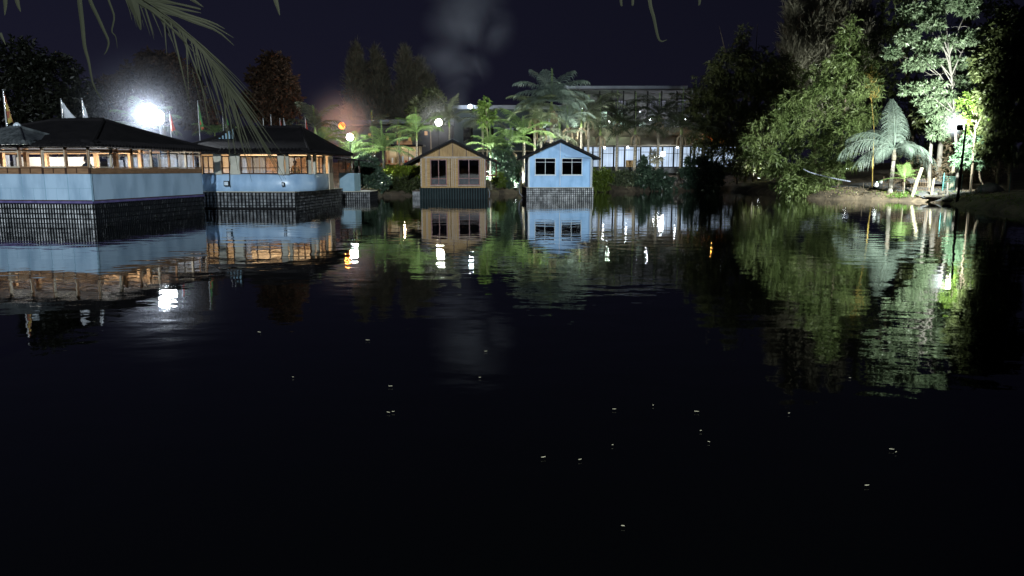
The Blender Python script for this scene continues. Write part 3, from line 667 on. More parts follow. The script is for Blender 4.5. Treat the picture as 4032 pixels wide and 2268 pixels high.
# ------------------------------------------------------------------ buildings on the far bank
YR = 88.0
rs = thing('lakeside_restaurant', 'two storey restaurant with white curtained windows and a wide skirt roof behind palms', 'restaurant', (gx(2290, YR), YR, 2.5), 0)
LR = gx(2900, YR) - gx(2290, YR)
SC = YR/2969
def rx(px): return (px-2290)*SC
MB().box(0, .12, -.6, LR, .3, 2.6).box(0, .3, -.6, .2, 9, 2.6).box(LR-.2, .3, -.6, LR, 9, 2.6).build('wall', M['restaurant_wall'], rs)
MB().box(-.3, -1.0, -.7, LR+.3, .12, -.12).build('plinth', M['restaurant_wall'], rs)
edges = [2295, 2333, 2371, 2415, 2458, 2503, 2520, 2558, 2606, 2650, 2685, 2716, 2762, 2800, 2848, 2895]
rr = random.Random(3)
for k in range(len(edges)-1):
    a_, b_ = rx(edges[k])+.04, rx(edges[k+1])-.04
    F = MB(); z0, z1 = .0, 2.34; bw = .05; rail = rr.choice([1.55, 1.72, 1.5, 1.95])
    F.box(a_, -.03, z0, a_+bw, .1, z1).box(b_-bw, -.03, z0, b_, .1, z1).box(a_+bw, -.03, z1-.05, b_-bw, .1, z1).box(a_+bw, -.03, z0, b_-bw, .1, z0+.04).box(a_+bw, -.02, rail-.025, b_-bw, .09, rail+.025)
    if rr.random() < .5: x = a_+(b_-a_)*rr.uniform(.4, .6); F.box(x-.02, -.02, z0, x+.02, .09, z1)
    fo = F.build('window', M['dark_metal'], rs)
    C = MB(); nn = max(4, int((b_-a_)/.12)); vs = []
    for q in range(nn+1): x = a_+bw+(b_-a_-2*bw)*q/nn; vs += [(x, .05+.02*(q % 2), z0+.03), (x, .05+.02*(q % 2), z1-.05)]
    C.add(vs, [(2*q, 2*q+2, 2*q+3, 2*q+1) for q in range(nn)]); C.build('curtain', M['curtain'], fo)
MB().box(rx(2462), -.25, .0, rx(2498), -.12, .78).build('counter', M['bamboo_panel'], rs)
# skirt roof: a sloping pale sheet band over a soffit, its right end in red tiles
xr = rx(2772)
sk = MB().add([(-1.5, -1.3, 2.42), (xr, -1.3, 2.55), (xr, .9, 3.5), (-1.5, .9, 3.5), (-1.5, 1.2, 4.62), (xr, 1.2, 4.62), (-1.5, -1.3, 2.32), (xr, -1.3, 2.45), (xr, 1.2, 2.45), (-1.5, 1.2, 2.32)],
              [(0, 1, 2, 3), (3, 2, 5, 4), (6, 9, 8, 7), (0, 6, 7, 1)]); sk.build('skirt_roof', M['skirt_roof'], rs)
tt = MB().add([(xr+.02, -1.3, 2.75), (rx(2865), -1.3, 2.8), (rx(2870), .6, 3.75), (xr+.02, .6, 3.75), (xr+.02, -1.3, 2.6), (rx(2865), -1.3, 2.65)], [(0, 1, 2, 3), (0, 4, 5, 1)])
for q in range(12):
    x = xr+.1+q*.22; tt.tube([(x, -1.32, 2.77), (x, .6, 3.76)], .06, 6)
tt.build('tiled_roof', M['terracotta'], rs)
# upper storey: open terrace with posts, dim wall behind, lit bays, fascia and roof
MB().box(-2, 4.2, 4.4, rx(2790), 4.4, 8.8).box(rx(2788), 1.2, 4.4, rx(2792), 4.2, 8.8).build('upper_wall', mat('upper_wall', (.055, .055, .06), .8, (.13, .13, .135), .35), rs)
for a_, b_, z0, z1, m in ((2372, 2402, 4.7, 6.6, 'window_green'), (2424, 2485, 4.7, 5.5, 'window_green'), (2440, 2470, 5.4, 6.9, 'window_green'), (2535, 2560, 4.7, 5.4, 'window_green'), (2610, 2660, 4.7, 5.6, 'window_lilac'), (2435, 2478, 6.9, 7.9, 'window_lilac'), (2575, 2640, 6.6, 7.9, 'window_lilac'), (2285, 2320, 6.3, 7.6, 'window_lilac'), (2690, 2720, 6.6, 8.0, 'window_lilac')):
    fo = MB().box(rx(a_)-.06, 4.02, z0-.06, rx(b_)+.06, 4.14, z0).box(rx(a_)-.06, 4.02, z1, rx(b_)+.06, 4.14, z1+.06).box(rx(a_)-.06, 4.02, z0, rx(a_), 4.14, z1).box(rx(b_), 4.02, z0, rx(b_)+.06, 4.14, z1).box((rx(a_)+rx(b_))/2-.03, 4.02, z0, (rx(a_)+rx(b_))/2+.03, 4.14, z1).build('upper_window', M['dark_metal'], rs)
    MB().box(rx(a_), 4.1, z0, rx(b_), 4.13, z1).build('pane', M[m], fo)
for px in (2300, 2360, 2410, 2455, 2500, 2550, 2605, 2665, 2720, 2780):
    MB().box(rx(px)-.07, 1.3, 4.6, rx(px)+.07, 1.44, 8.75).build('terrace_post', M['dark_metal'], rs)
rl = MB()
for z in (4.9, 5.2, 5.5): rl.box(-1.5, 1.34, z, rx(2780), 1.38, z+.04)
for q in range(70): rl.box(-1.4+q*.22, 1.345, 4.62, -1.37+q*.22, 1.375, 5.5)
rl.build('railing', M['dark_metal'], rs)
MB().prism([(-2.2, 8.75), (rx(2810), 8.75), (rx(2810), 9.0), (-2.2, 9.0)], .6, 10).build('upper_roof', M['shed_wall'], rs)
MB().box(-2.2, .45, 8.95, rx(2700), .6, 9.25).build('fascia', M['shed_roof'], rs)

gh = thing('guest_house', 'long building with a lamp on its wall, half hidden by the tallest palm', 'building', (gx(1790, 100), 100, 2.5), 0)
LG = gx(2300, 100)-gx(1790, 100)
MB().box(0, 0, -.5, LG, 8, 7.6).build('wall', M['teal_wall'], gh)
MB().box(-.5, -.9, 7.6, LG+.3, 8.4, 7.75).build('roof', M['shed_roof'], gh)
MB().box(-.5, -.95, 7.45, LG+.3, -.9, 7.95).build('fascia', M['shed_roof'], gh)
for k in range(6):
    fo = MB().box(1.2+k*2.7, -.06, 3.2, 2.5+k*2.7, 0, 5.2).build('window', M['dark_metal'], gh)
    MB().box(1.28+k*2.7, -.075, 3.28, 2.42+k*2.7, -.062, 5.12).build('pane', M['window_lilac'] if k in (2, 4) else M['glass_dark'], fo)
MB().box(0, -1.4, 2.0, LG, 0, 2.15).build('balcony', M['pale_wood'], gh)

ls = thing('long_shed', 'long low shed with a pale bluish roof edge behind the orange lamp', 'shed', (gx(1330, 102), 102, 2.4), 0)
LS = gx(1780, 102)-gx(1330, 102)
MB().box(0, 0, -.5, LS, 8, 5.6).build('wall', M['shed_wall'], ls)
MB().prism([(-.8, 5.6), (LS+.5, 6.0), (LS+.5, 6.55), (-.8, 6.15)], -1.2, 8).build('roof', M['shed_roof'], ls)
for k, (x, z) in enumerate(((4.2, 4.3), (6.6, 4.0), (8.2, 4.4), (11.8, 4.6), (2.2, 3.9), (9.6, 3.8))):
    fo = MB().box(x, -.05, z-.3, x+.5, 0, z+.35).build('window', M['dark_metal'], ls); MB().box(x+.06, -.065, z-.24, x+.44, -.052, z+.29).build('pane', M['window_warm'], fo)

ki = thing('snack_kiosk', 'small lit kiosk with a colourful counter between the lounge and the tan cabin', 'kiosk', (gx(1520, 80), 80, 1.9), 0)
MB().box(0, 0, 0, 3.6, .1, 1.0).box(0, 2.0, 0, 3.6, 2.1, 2.9).box(0, .1, 0, .1, 2, 2.9).box(3.5, .1, 0, 3.6, 2, 2.9).build('wall', M['interior_warm'], ki)
MB().box(-.4, -.5, 2.75, 4.0, 2.4, 2.9).build('roof', M['roof'], ki)
MB().box(1.3, -.48, 2.9, 2.9, -.4, 3.3).build('sign_board', M['wood_orange'], ki)
rr = random.Random(9)
for k in range(9):
    x = .2+k*.36; MB().box(x, .3+rr.uniform(0, .3), 1.0, x+rr.uniform(.12, .26), .7, 1.2+rr.uniform(0, .7)).build('shelf_item', [M['cloth_red'], M['white_paint'], M['cloth_yellow'], M['blue_sheet'], M['white_frame']][k % 5], ki)
for x in (.05, 1.2, 2.4, 3.5): MB().box(x, -.05, 1.0, x+.06, 0, 2.75).build('post', M['wood_dark'], ki)
lamp(ki, (1.8, .5, 2.6), 60, (1, .8, .55), .1)
bulb(ki, (1.8, .5, 2.6), .06, M['bulb_room'])

# ------------------------------------------------------------------ lamps
def lamp_post(name, label, px, py, Y, power, color, r, m_bulb, group=None, head='globe', cat='lamp', zb=None):
    p = at(px, py, Y); g = gz(p.x, p.y) if zb is None else zb
    t = thing(name, label, cat, (p.x, p.y, g), 0, group); h = p.z - g
    MB().tube([(0, 0, -.2), (0, 0, h-r-.05)], [.05, .035], 8).lathe([(.10, 0), (.09, .1), (.05, .14)], (0, 0, 0), 10).build('pole', M['dark_metal'], t, True)
    MB().lathe([(.02, -.08), (r*.7, -.05), (r*.75, 0), (.02, .02)], (0, 0, h-r), 10).build('collar', M['dark_metal'], t, True)
    bulb(t, (0, 0, h), r, m_bulb); lamp(t, (0, 0, h), power, color, r+.02)
    return t
WH = (.88, .95, 1.0)
lamp_post('globe_lamp', 'bright white globe lamp beside the lit palm, just right of the lounge roof', 1378, 540, 64, 7500, WH, .3, M['bulb_white'])
lamp_post('street_lamp', 'orange street lamp glowing behind the lounge roof', 1346, 495, 75, 6500, (1, .24, .035), .34, M['bulb_orange'])
lamp_post('globe_lamp', 'warm white globe lamp in front of the smoke, above the tan cabin', 1727, 482, 84, 21000, (1, .96, .86), .38, M['bulb_warmwhite'])
t = lamp_post('globe_lamp', 'white lamp under the roof edge of the guest house', 1851, 420, 98.2, 1300, (.8, .95, 1), .26, M['bulb_white'])
lamp_post('globe_lamp', 'left of two white terrace lamps before the curtained windows', 2587, 618, 86.4, 420, WH, .30, M['bulb_white'], 'terrace lamps')
lamp_post('globe_lamp', 'right and higher of two white terrace lamps before the curtained windows', 2611, 607, 86.4, 420, WH, .28, M['bulb_white'], 'terrace lamps')
for px, py, Y, lab, m in ((2293, 427, 90, 'tiny lilac white spot lamp on the terrace, right of the tallest palm', 'spark_white'), (2521, 440, 90, 'tiny white spot lamp between two palm crowns on the terrace', 'spark_white'),
                    (2867, 424, 92, 'tiny white lamp showing through the dark bamboo', 'spark_white'), (2667, 580, 87, 'small white lamp beside the palm trunk, right of the terrace lamps', 'bulb_white'), (2380, 582, 87, 'small white lamp under the left part of the skirt roof', 'bulb_white'), (2472, 580, 87, 'wide white ceiling lamp under the middle of the skirt roof', 'bulb_white')):
    p = at(px, py, Y); t = thing('wall_lamp', lab, 'lamp', p, 0, 'small terrace lamps')
    bulb(t, (0, 0, 0), .09 if 'tiny' in lab else .10, M[m]); MB().lathe([(.03, .35), (.03, .12), (.09, .10), (.10, .08)], (0, 0, 0), 10).build('fitting', M['dark_metal'], t)
# lamp light on the upper terrace, falling on the skirt roof
for px_, pw in ((2560, 700), (2700, 600)):
    p = at(px_, 470, 90.2); t = thing('terrace_light', 'white lamp under the upper terrace roof, ' + ('in the middle' if px_ < 2600 else 'near its right end'), 'lamp', p)
    bulb(t, (0, 0, 0), .10, M['bulb_white']); MB().lathe([(.03, .4), (.03, .14), (.09, .12), (.10, .05)], (0, 0, 0), 10).build('fitting', M['dark_metal'], t); lamp(t, (0, 0, 0), pw, (.9, .95, 1), .14)
p = at(2400, 478, 89.3); t = thing('terrace_light', 'bright greenish lamp at the left end of the upper terrace', 'lamp', p)
bulb(t, (0, 0, 0), .2, M['bulb_white']); MB().lathe([(.04, .4), (.04, .22), (.14, .2), (.16, .1)], (0, 0, 0), 10).build('fitting', M['dark_metal'], t)
lamp(t, (0, 0, 0), 1500, (.72, 1, .66), .23)
p = at(2810, 540, 86.2); t = thing('terrace_light', 'small orange lamp over the red tiled roof end', 'lamp', at(2822, 497, 87.2))
bulb(t, (0, 0, 0), .07, M['bulb_orange']); MB().lathe([(.03, .3), (.03, .1), (.07, .09), (.08, .05)], (0, 0, 0), 10).build('fitting', M['dark_metal'], t)
lamp(t, (0, 0, 0), 160, (1, .42, .08), .1)

# the glaring floodlight behind the large restaurant
p = at(618, 462, 45); zb = -.5
fl = thing('floodlight', 'glaring white floodlight on a pole behind the large restaurant roof', 'floodlight', (p.x, p.y, zb))
h = p.z-zb
MB().tube([(0, .35, 0), (0, .35, h+.2)], [.08, .06], 8).bar((0, .35, h), (0, .12, h), .06).build('pole', M['pole_metal'], fl, True)
o = MB().lathe([(.001, .12), (.38, .1), (.47, 0), (.47, -.06)], (0, 0, 0), 24).build('housing', M['dark_metal'], fl)
o.rotation_euler = (R(-90), 0, 0); o.location = (0, 0, h)
o = MB().lathe([(.001, .26), (.18, .23), (.33, .14), (.42, 0), (.45, -.04)], (0, 0, 0), 24).build('lens', emis('flood_lens', (.92, .97, 1), 60), fl)
o.rotation_euler = (R(90), 0, 0); o.location = (0, -.06, h)
lamp(fl, (0, -.75, h+.1), 5200, (.86, .94, 1), .3, spot=174, aim=(0, -1, -.05), blend=.1)

# the lamp on the right bank, a dark floodlight head turned towards the trees
LP = Vector((gx(3783, 47.6), 47.6, 0)); LP.z = gz(LP.x, LP.y)
lp = thing('lamp_post', 'black lamp post with a floodlight turned to the trees, at the water edge', 'lamp post', LP)
ht = at(3783, 500, 47.6).z - LP.z
MB().tube([(-.06, 0, -.3), (-.03, 0, 1.6), (.05, 0, ht+.15)], [.085, .075, .055], 9).build('pole', M['dark_metal'], lp, True)
MB().lathe([(.10, 0), (.12, .06), (.10, .14)], (-.03, 0, 2.05), 10).build('clamp', M['dark_metal'], lp)
hd = MB().bar((.0, .02, ht), (-.2, .1, ht), .05).box(-.46, .0, ht-.19, -.1, .16, ht+.13).build('lamp_head', M['dark_metal'], lp)
MB().box(-.42, .165, ht-.15, -.06, .18, ht+.09).build('lamp_glass', M['bulb_white'], hd)
MB().box(-.085, -.0, ht-.14, -.06, .15, ht+.09).build('side_glow', M['bulb_white'], hd)
MB().tube([(-1.2, .1, ht-.12), (-.4, .1, ht-.1)], .02, 5).tube([(.05, 0, ht), (.7, .1, ht+.02)], .025, 5).build('bracket', M['dark_metal'], lp)
lamp(lp, (-.2, .5, ht), 18500, (.93, 1.0, .90), .12, spot=168, aim=(-.30, .90, .17), blend=.4)
bulb(lp, (.02, .32, ht+.32), .15, M['bulb_warmwhite'], 'glare_ball')  # glowing ball added for the blown-out glare above the lamp head

for k, (px, Y, P_, aim, lab) in enumerate(((1500, 63.9, 5200, (.0, .2, .95), 'behind the hedge under the silvery bright palm'), (1890, 67.2, 5200, (.05, .2, .95), 'behind the right slope of the tan cabin roof'),
        (2150, 70.5, 9500, (.05, .25, .95), 'hidden behind the blue cabin, at the foot of the tallest palm'), (2255, 73.6, 7000, (-.2, .0, .95), 'hidden behind the right side of the blue cabin'), (2030, 68.9, 5200, (.0, .3, .95), 'in the gap between the two gabled cabins, behind the dark shrub'), (1690, 66.2, 4200, (0, .4, .9), 'hidden behind the left half of the tan cabin'),
        (2432, 78.9, 700, (0, .25, .95), 'between the shrubs under the first two palms of the row'), (2600, 79.2, 700, (0, .25, .95), 'between the shrubs under the middle of the palm row'), (2990, 80.2, 1800, (-.25, -.05, .95), 'added at the foot of the dark bamboo mass to brighten it'), (3335, 78.0, 9000, (-.05, .45, .85), 'hidden on the bank behind the tall bamboo, under the great casuarina'), (3452, 57.2, 2600, (.03, .42, 1.0), 'behind the silvery palm, under the tall bamboo'))):  # the one at the dark bamboo is added to brighten its leaves
    x = gx(px, Y); t = thing('garden_floodlight', 'small ground floodlight ' + lab, 'floodlight', (x, Y, gz(x, Y)), 0, 'garden floodlights lighting the palms')
    MB().box(-.16, -.08, .05, .16, .08, .28).box(-.03, -.03, -.1, .03, .03, .06).build('housing', M['dark_metal'], t)
    MB().box(-.14, -.06, .281, .14, .06, .286).build('lens', M['bulb_white'], t)
    lamp(t, (0, 0, .36), P_, (.93, 1.0, .90), .05, spot=130 if px < 3000 else 52, aim=aim, blend=.5)
# the floodlight mast on the near shore behind the viewer that lights the cabin fronts
mt = thing('floodlight_mast', 'tall mast with a floodlight on the near shore', 'floodlight', (3, -40, gz(3, -40)))
MB().tube([(0, 0, 0), (0, 0, 14)], [.18, .09], 10).build('pole', M['pole_metal'], mt, True)
MB().box(-.5, .05, 13.6, .5, .35, 14.3).build('housing', M['dark_metal'], mt)
MB().box(-.45, .36, 13.65, .45, .37, 14.25).build('lens', M['bulb_white'], mt)
MB().add([(-1.6, .2, 14.45), (1.6, .2, 14.45), (2.4, 2.6, 13.95), (-2.4, 2.6, 13.95), (-1.6, .2, 14.49), (1.6, .2, 14.49), (2.4, 2.6, 13.99), (-2.4, 2.6, 13.99)], [(0, 1, 2, 3), (4, 7, 6, 5), (0, 4, 5, 1), (1, 5, 6, 2), (2, 6, 7, 3), (3, 7, 4, 0)]).build('added_visor', M['dark_metal'], mt)  # plate added out of view, keeps the beam off the high trees
lamp(mt, (0, .6, 14), 235000, (.82, .93, 1.0), .16, spot=35, aim=(-14.5, 86, -10.8), blend=.15)

# ------------------------------------------------------------------ flags
def flag(label, px, yt, yb, Y, m, spread=.22, pole_b=None, group='flags on poles behind the roofs', lean=0.0):
    a = at(px, yt, Y); zb = pole_b if pole_b is not None else 0.3
    t = thing('flag', label, 'flag', (a.x, Y, zb), 0, group); h = a.z - zb
    MB().tube([(lean, 0, 0), (0, 0, h)], [.035, .025], 6).lathe([(.001, .06), (.04, .02), (.001, -.02)], (0, 0, h+.04), 8).build('pole', M['pole_metal'], t)
    if m:
        L = (yb-yt)/2969*Y; g = MB(); N, K = 10, 7; vs = []
        for i in range(N+1):
            s_ = i/N; wd = spread*(.15+.85*s_**1.3)*L
            for k in range(K): u = k/(K-1); vs.append((.03+wd*u, .05*math.sin(u*9+s_*2)*(.4+s_), h-.05-L*s_*(.96+.04*math.sin(u*7))-.12*u*(1-s_)*L))
        g.add(vs, [(i*K+k, i*K+k+1, (i+1)*K+k+1, (i+1)*K+k) for i in range(N) for k in range(K-1)])
        o = g.build('cloth', m, t, True); sd = o.modifiers.new('thick', 'SOLIDIFY'); sd.thickness = .008
    return t
flag('yellow and red furled flag at the left edge above the tiled porch roof', 12, 360, 480, 34.0, M['cloth_yellow'], .25, 3.2)
flag('wide white pennant spread at its foot, on the ridge of the large roof', 240, 395, 466, 36.5, M['cloth_white'], .85, 3.5)
flag('narrow white pennant on the ridge of the large roof, right of the wide one', 322, 393, 465, 36.5, M['cloth_white'], .3, 3.5)
flag('dark red flag hanging just right of the glaring floodlight', 668, 445, 512, 44, M['cloth_red'], .3, 0)
flag('green yellow and red flag on a tall pole between the two dark roofs', 778, 402, 510, 46, M['cloth_tricolor'], .2, 0)
flag('orange flag hanging behind the frond tip, left of the lounge ridge', 888, 450, 490, 52, M['cloth_tricolor'], .3, 0)
for px, yt, lab in ((876, 448, 'bare white pole beside the orange flag behind the lounge roof'), (1036, 470, 'left one of three short white poles above the lounge ridge'), (1066, 456, 'tallest of three short white poles above the lounge ridge')):
    flag(lab, px, yt, 0, 54, None)
flag('red and white flag, left of two hanging over the lounge ridge', 1102, 470, 505, 54, M['cloth_red'], .25)
flag('pale flag, right of two hanging over the lounge ridge', 1117, 470, 505, 54, M['cloth_white'], .25)
flag('small dark red flag at the right hip of the lounge roof', 1202, 468, 515, 56, M['cloth_red'], .2)

# ------------------------------------------------------------------ plants: leaf clouds, trees, palms
def leaves(P, D, L, Wd, droop=0.0):
    """diamond leaf faces at P along D"""
    N = len(P); D = D / np.linalg.norm(D, axis=1, keepdims=True)
    rnd = rng.normal(size=(N, 3)); S_ = np.cross(D, rnd); S_ /= (np.linalg.norm(S_, axis=1, keepdims=True)+1e-9)
    L = L*rng.uniform(.7, 1.25, (N, 1)); w = Wd*rng.uniform(.7, 1.2, (N, 1))/2
    mid = P + D*L*.45; tip = P + D*L; tip[:, 2] -= droop*L[:, 0]
    V = np.stack([P, mid+S_*w, tip, mid-S_*w], 1).reshape(-1, 3)
    return V
def crown_mesh(name, lobes, base, nt, nl, L, Wd, droop=.3, out=.6, up=.0, twig=.35, shell=.45, bias=None, arch=0.0):
    """lobes: (cx, cy, cz, rx, ry, rz, weight) in world space; twigs carry nl leaves each"""
    w = np.array([q[6]*(q[3]*q[5])**.8 for q in lobes]); w = w/w.sum(); Vs = []
    for q, wi in zip(lobes, w):
        k = max(3, int(nt*wi)); u = rng.normal(size=(k, 3)); u /= np.linalg.norm(u, axis=1, keepdims=True)
        r = rng.uniform(shell, 1.08, (k, 1))**.7; c = np.array(q[:3]) + u*r*np.array(q[3:6])
        if arch: c[:, 2] -= arch*q[5]*((c[:, 0]-q[0]-.35*q[3])/q[3])**2
        d = u*out + rng.normal(size=(k, 3))*.5 + (np.array(bias) if bias else 0); d[:, 2] += up - droop*.6; d /= np.linalg.norm(d, axis=1, keepdims=True)
        s = rng.uniform(0, 1, (k, nl, 1)); P = c[:, None, :] + d[:, None, :]*s*twig*rng.uniform(.6, 1.5, (k, 1, 1))
        P[..., 2] -= (s[..., 0]**2)*twig*droop*.6
        DD = d[:, None, :]*.8 + rng.normal(size=(k, nl, 3))*.65; DD[..., 2] -= droop
        Vs.append(leaves(P.reshape(-1, 3), DD.reshape(-1, 3), L, Wd, droop*.25))
    V = np.concatenate(Vs) - np.array(base); n_ = len(V)//4
    return np_mesh(name, V, np.arange(n_*4).reshape(-1, 4))
def tree(name, label, cat, base, lobes_px, Y, m_leaf, m_bark, nt, nl, L, Wd, trunk_r=.2, droop=.3, up=0., twig=.35, shell=.45, depth=.8, group=None, limbs=True, out=.6, top=None, fork=.35, bias=None, arch=0.0):
    """lobes_px: (x, y, rx, ry[, dY, weight]) in 2576-wide photograph coordinates, at depth Y+dY"""
    bx = gx(base*DS, Y) if not isinstance(base, tuple) else base[0]; by = Y if not isinstance(base, tuple) else base[1]
    bz = gz(bx, by); lobes = []
    for q in lobes_px:
        dY = q[4] if len(q) > 4 else rng.uniform(-.6, .6); wt = q[5] if len(q) > 5 else 1.0
        c = at(q[0]*DS, q[1]*DS, Y+dY); s = DS*Y/2960
        lobes.append((c.x, c.y, c.z, q[2]*s, q[2]*s*depth, q[3]*s, wt))
    t = thing(name, label, cat, (bx, by, bz), 0, group); B = np.array((bx, by, bz))
    tk = MB(); hi = max(lobes, key=lambda q: q[2]); tp = Vector(hi[:3])-Vector(B) if top is None else Vector(top)-Vector(B)
    mid = Vector((tp.x*.35+random.uniform(-.15, .15), tp.y*.4, tp.z*.5)); pts = [Vector((0, 0, -.3)), Vector((0, 0, .25)), mid*.5+Vector((random.uniform(-.1, .1), 0, 0)), mid, (mid+tp)*.5, tp]
    tk.tube(pts, [trunk_r*1.25, trunk_r, trunk_r*.85, trunk_r*.65, trunk_r*.4, trunk_r*.12], 8)
    if limbs:
        for q in lobes:
            e = Vector(q[:3])-Vector(B)
            if (e-tp).length < .1: continue
            f = min(.92, max(fork, e.z/max(tp.z, .1)*.75)); s0 = mid*f/.5 if f < .5 else mid + (tp-mid)*(f-.5)/.5
            m1 = s0.lerp(e, .5) + Vector((0, 0, .08*(e-s0).length)); r0 = trunk_r*.38
            tk.tube([s0, m1, e], [r0, r0*.6, r0*.18], 6)
            for _ in range(2):
                g = m1 + Vector((random.uniform(-1, 1)*q[3], random.uniform(-1, 1)*q[4], random.uniform(-.2, 1)*q[5])); tk.tube([m1, m1.lerp(g, .5)+Vector((0, 0, .05)), g], [r0*.4, r0*.25, r0*.08], 5)
    tk.build('trunk', m_bark, t, True)
    link('crown', crown_mesh('crown', lobes, B, nt, nl, L, Wd, droop, out, up, twig, shell, bias, arch), m_leaf, t)
    return t

_fr = {}
def frond_mesh(e0, bend, L, m_leaf, lf=.38, droop=.55, nl=34, wd=.055, seed=0, vee=.25):
    """feather leaf in its own frame: starts at the origin, leaves at elevation e0 along +x and bends down"""
    key = (e0, bend, L, m_leaf.name, lf, droop, nl, wd, seed)
    if key in _fr: return _fr[key]
    rr = random.Random(seed*7+int(e0)); N = 18; P = [Vector((0, 0, 0))]; T = []
    for i in range(N):
        t = (i+.5)/N; a = R(e0 - bend*t**1.25); T.append(Vector((math.cos(a), 0, math.sin(a)))); P.append(P[-1] + T[-1]*L/N)
    T.append(T[-1]); g = MB(); vs, fs = [], []
    g.tube(P, [.035*L/3*(1-.85*i/N)+.004 for i in range(N+1)], 5)
    for i in range(nl):
        t = .14 + .85*i/(nl-1); k = min(N-1, int(t*N)); c = P[k].lerp(P[k+1], t*N-k); tg = T[k]; up = Vector((-tg.z, 0, tg.x))
        for s in (-1, 1):
            ll = L*lf*(math.sin(math.pi*(.14+.80*(t-.14)/.85))**.75)*rr.uniform(.85, 1.12)
            fwd = .35+.75*t
            d = (tg*fwd + Vector((0, s, 0))*(1.05-.45*t) + up*vee*rr.uniform(.4, 1.3)).normalized()
            m1 = c + d*ll*.45 - Vector((0, 0, droop*ll*.12)); m2 = c + d*ll*.8 - Vector((0, 0, droop*ll*.45)); e = c + d*ll*.98 - Vector((0, 0, droop*ll*.9))
            w = tg*wd*L/3*rr.uniform(.8, 1.2)*.5
            g.add([c-w*.6, c+w*.6, m1-w, m1+w, m2-w*.8, m2+w*.8, e], [(0, 1, 3, 2), (2, 3, 5, 4), (4, 5, 6)])
    me = g.mesh('frond'); me.materials.append(m_leaf); _fr[key] = me
    return me
def palm(label, px, Y, crown_py, fronds, L, m_leaf, trunk_r=.13, spear=1.0, m_trunk='palm_trunk', style={}, shaft=.8, zb=None, group='palms on the far bank', lean=0.0, dry=0, name='palm_tree'):
    """fronds: (azimuth deg, elevation deg, bend deg[, length factor]); azimuth 0 = to the right, 90 = away"""
    c = at(px, crown_py, Y); b = gz(c.x, Y) if zb is None else zb; h = c.z - b
    t = thing(name, label, 'palm', (c.x-lean, Y, b), 0, group)
    sh = min(shaft, h*.35)
    nr_ = max(8, int((h-sh)/.11)); tp_, tr_ = [], []
    for q in range(nr_+1):
        u = q/nr_; tp_.append((lean*u**1.5, .02*math.sin(u*7), -.3+(h-sh+.3)*u)); tr_.append(trunk_r*(1.45-.5*min(1, u*5)-.12*u)*(1.05 if q % 2 else .96)*random.uniform(.97, 1.03))
    MB().tube(tp_, tr_, 9).build('trunk', M[m_trunk], t)
    MB().tube([(lean, 0, h-sh), (lean, 0, h-sh*.7), (lean, 0, h+.05)], [trunk_r*.85, trunk_r*1.0, trunk_r*.4], 10).build('crownshaft', M['crownshaft'] if m_trunk != 'bark_pale' else M['palm_trunk'], t, True)
    for k, f in enumerate(fronds):
        az, el, bd = f[:3]; fl = f[3] if len(f) > 3 else 1.0
        o = link('frond', frond_mesh(el, bd, L, m_leaf, seed=k % 3, **style), None, t)
        o.location = (lean, 0, h-.05); o.rotation_euler = (R(random.uniform(-8, 8)), 0, R(az)); o.scale = (fl, fl, fl)
    if spear:
        g = MB(); a = random.uniform(-.12, .12)
        g.tube([(lean, 0, h), (lean+a*.5, .02, h+spear*.55), (lean+a, .05, h+spear)], [.05, .04, .012], 6)
        for k in range(10):
            z = spear*(.45+.055*k); x = lean+a*z/spear
            for s in (-1, 1): g.add([(x, .03, h+z), (x+.02, .03, h+z+.1), (x+s*.14, .05, h+z+.30)], [(0, 1, 2)])
        g.build('spear_leaf', M['spear'], t)
    for k in range(dry):
        az = k*2.4; g = MB(); pts = [(lean+math.cos(az)*.1, math.sin(az)*.1, h-sh), (lean+math.cos(az)*.45, math.sin(az)*.45, h-sh-.35), (lean+math.cos(az)*.5, math.sin(az)*.5, h-sh-1.1)]
        g.tube(pts, [.05, .14, .05], 6)
        for q in range(14):
            x, y, z = pts[2]; dx, dy = random.uniform(-.3, .3), random.uniform(-.3, .3); g.add([(x, y, z+.4), (x+.03, y+.03, z+.4), (x+dx, y+dy, z-random.uniform(0, .5))], [(0, 1, 2)])
        g.build('dry_frond', M['dry_leaf'], t)
    return t
def ring(n, els, bends, ph=0, fl=(1, 1)):
    return [(ph+360*i/n+random.uniform(-12, 12), els[i % len(els)]+random.uniform(-5, 5), bends[i % len(bends)], random.uniform(*fl)) for i in range(n)]

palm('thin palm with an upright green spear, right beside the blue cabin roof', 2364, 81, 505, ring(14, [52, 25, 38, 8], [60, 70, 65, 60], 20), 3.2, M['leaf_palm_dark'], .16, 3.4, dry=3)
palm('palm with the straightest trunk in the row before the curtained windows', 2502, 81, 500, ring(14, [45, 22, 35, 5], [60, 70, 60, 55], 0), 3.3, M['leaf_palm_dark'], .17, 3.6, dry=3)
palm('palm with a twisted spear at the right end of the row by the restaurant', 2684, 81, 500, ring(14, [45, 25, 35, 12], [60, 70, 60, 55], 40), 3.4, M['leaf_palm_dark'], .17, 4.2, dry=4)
palm('tallest palm, its dense feathery crown high above the blue cabin', 2172, 72, 400, [(165, 62, 75, 1.1), (20, 62, 70, 1.12), (40, 74, 55, 1.1), (150, 78, 50, 1.0), (95, 80, 45), (200, 45, 80, 1.0), (-20, 45, 85, 1.0), (0, 30, 80, .9), (180, 28, 80, .95), (-60, 50, 90, .9), (-120, 50, 90, .9), (-90, 65, 80, .9), (60, 40, 80), (120, 40, 80), (-150, 20, 70, .8), (-30, 18, 70, .8)], 3.8, M['leaf_palm_blue'], .2, 3.0, style=dict(lf=.36, droop=.7, nl=38, wd=.058), dry=4)
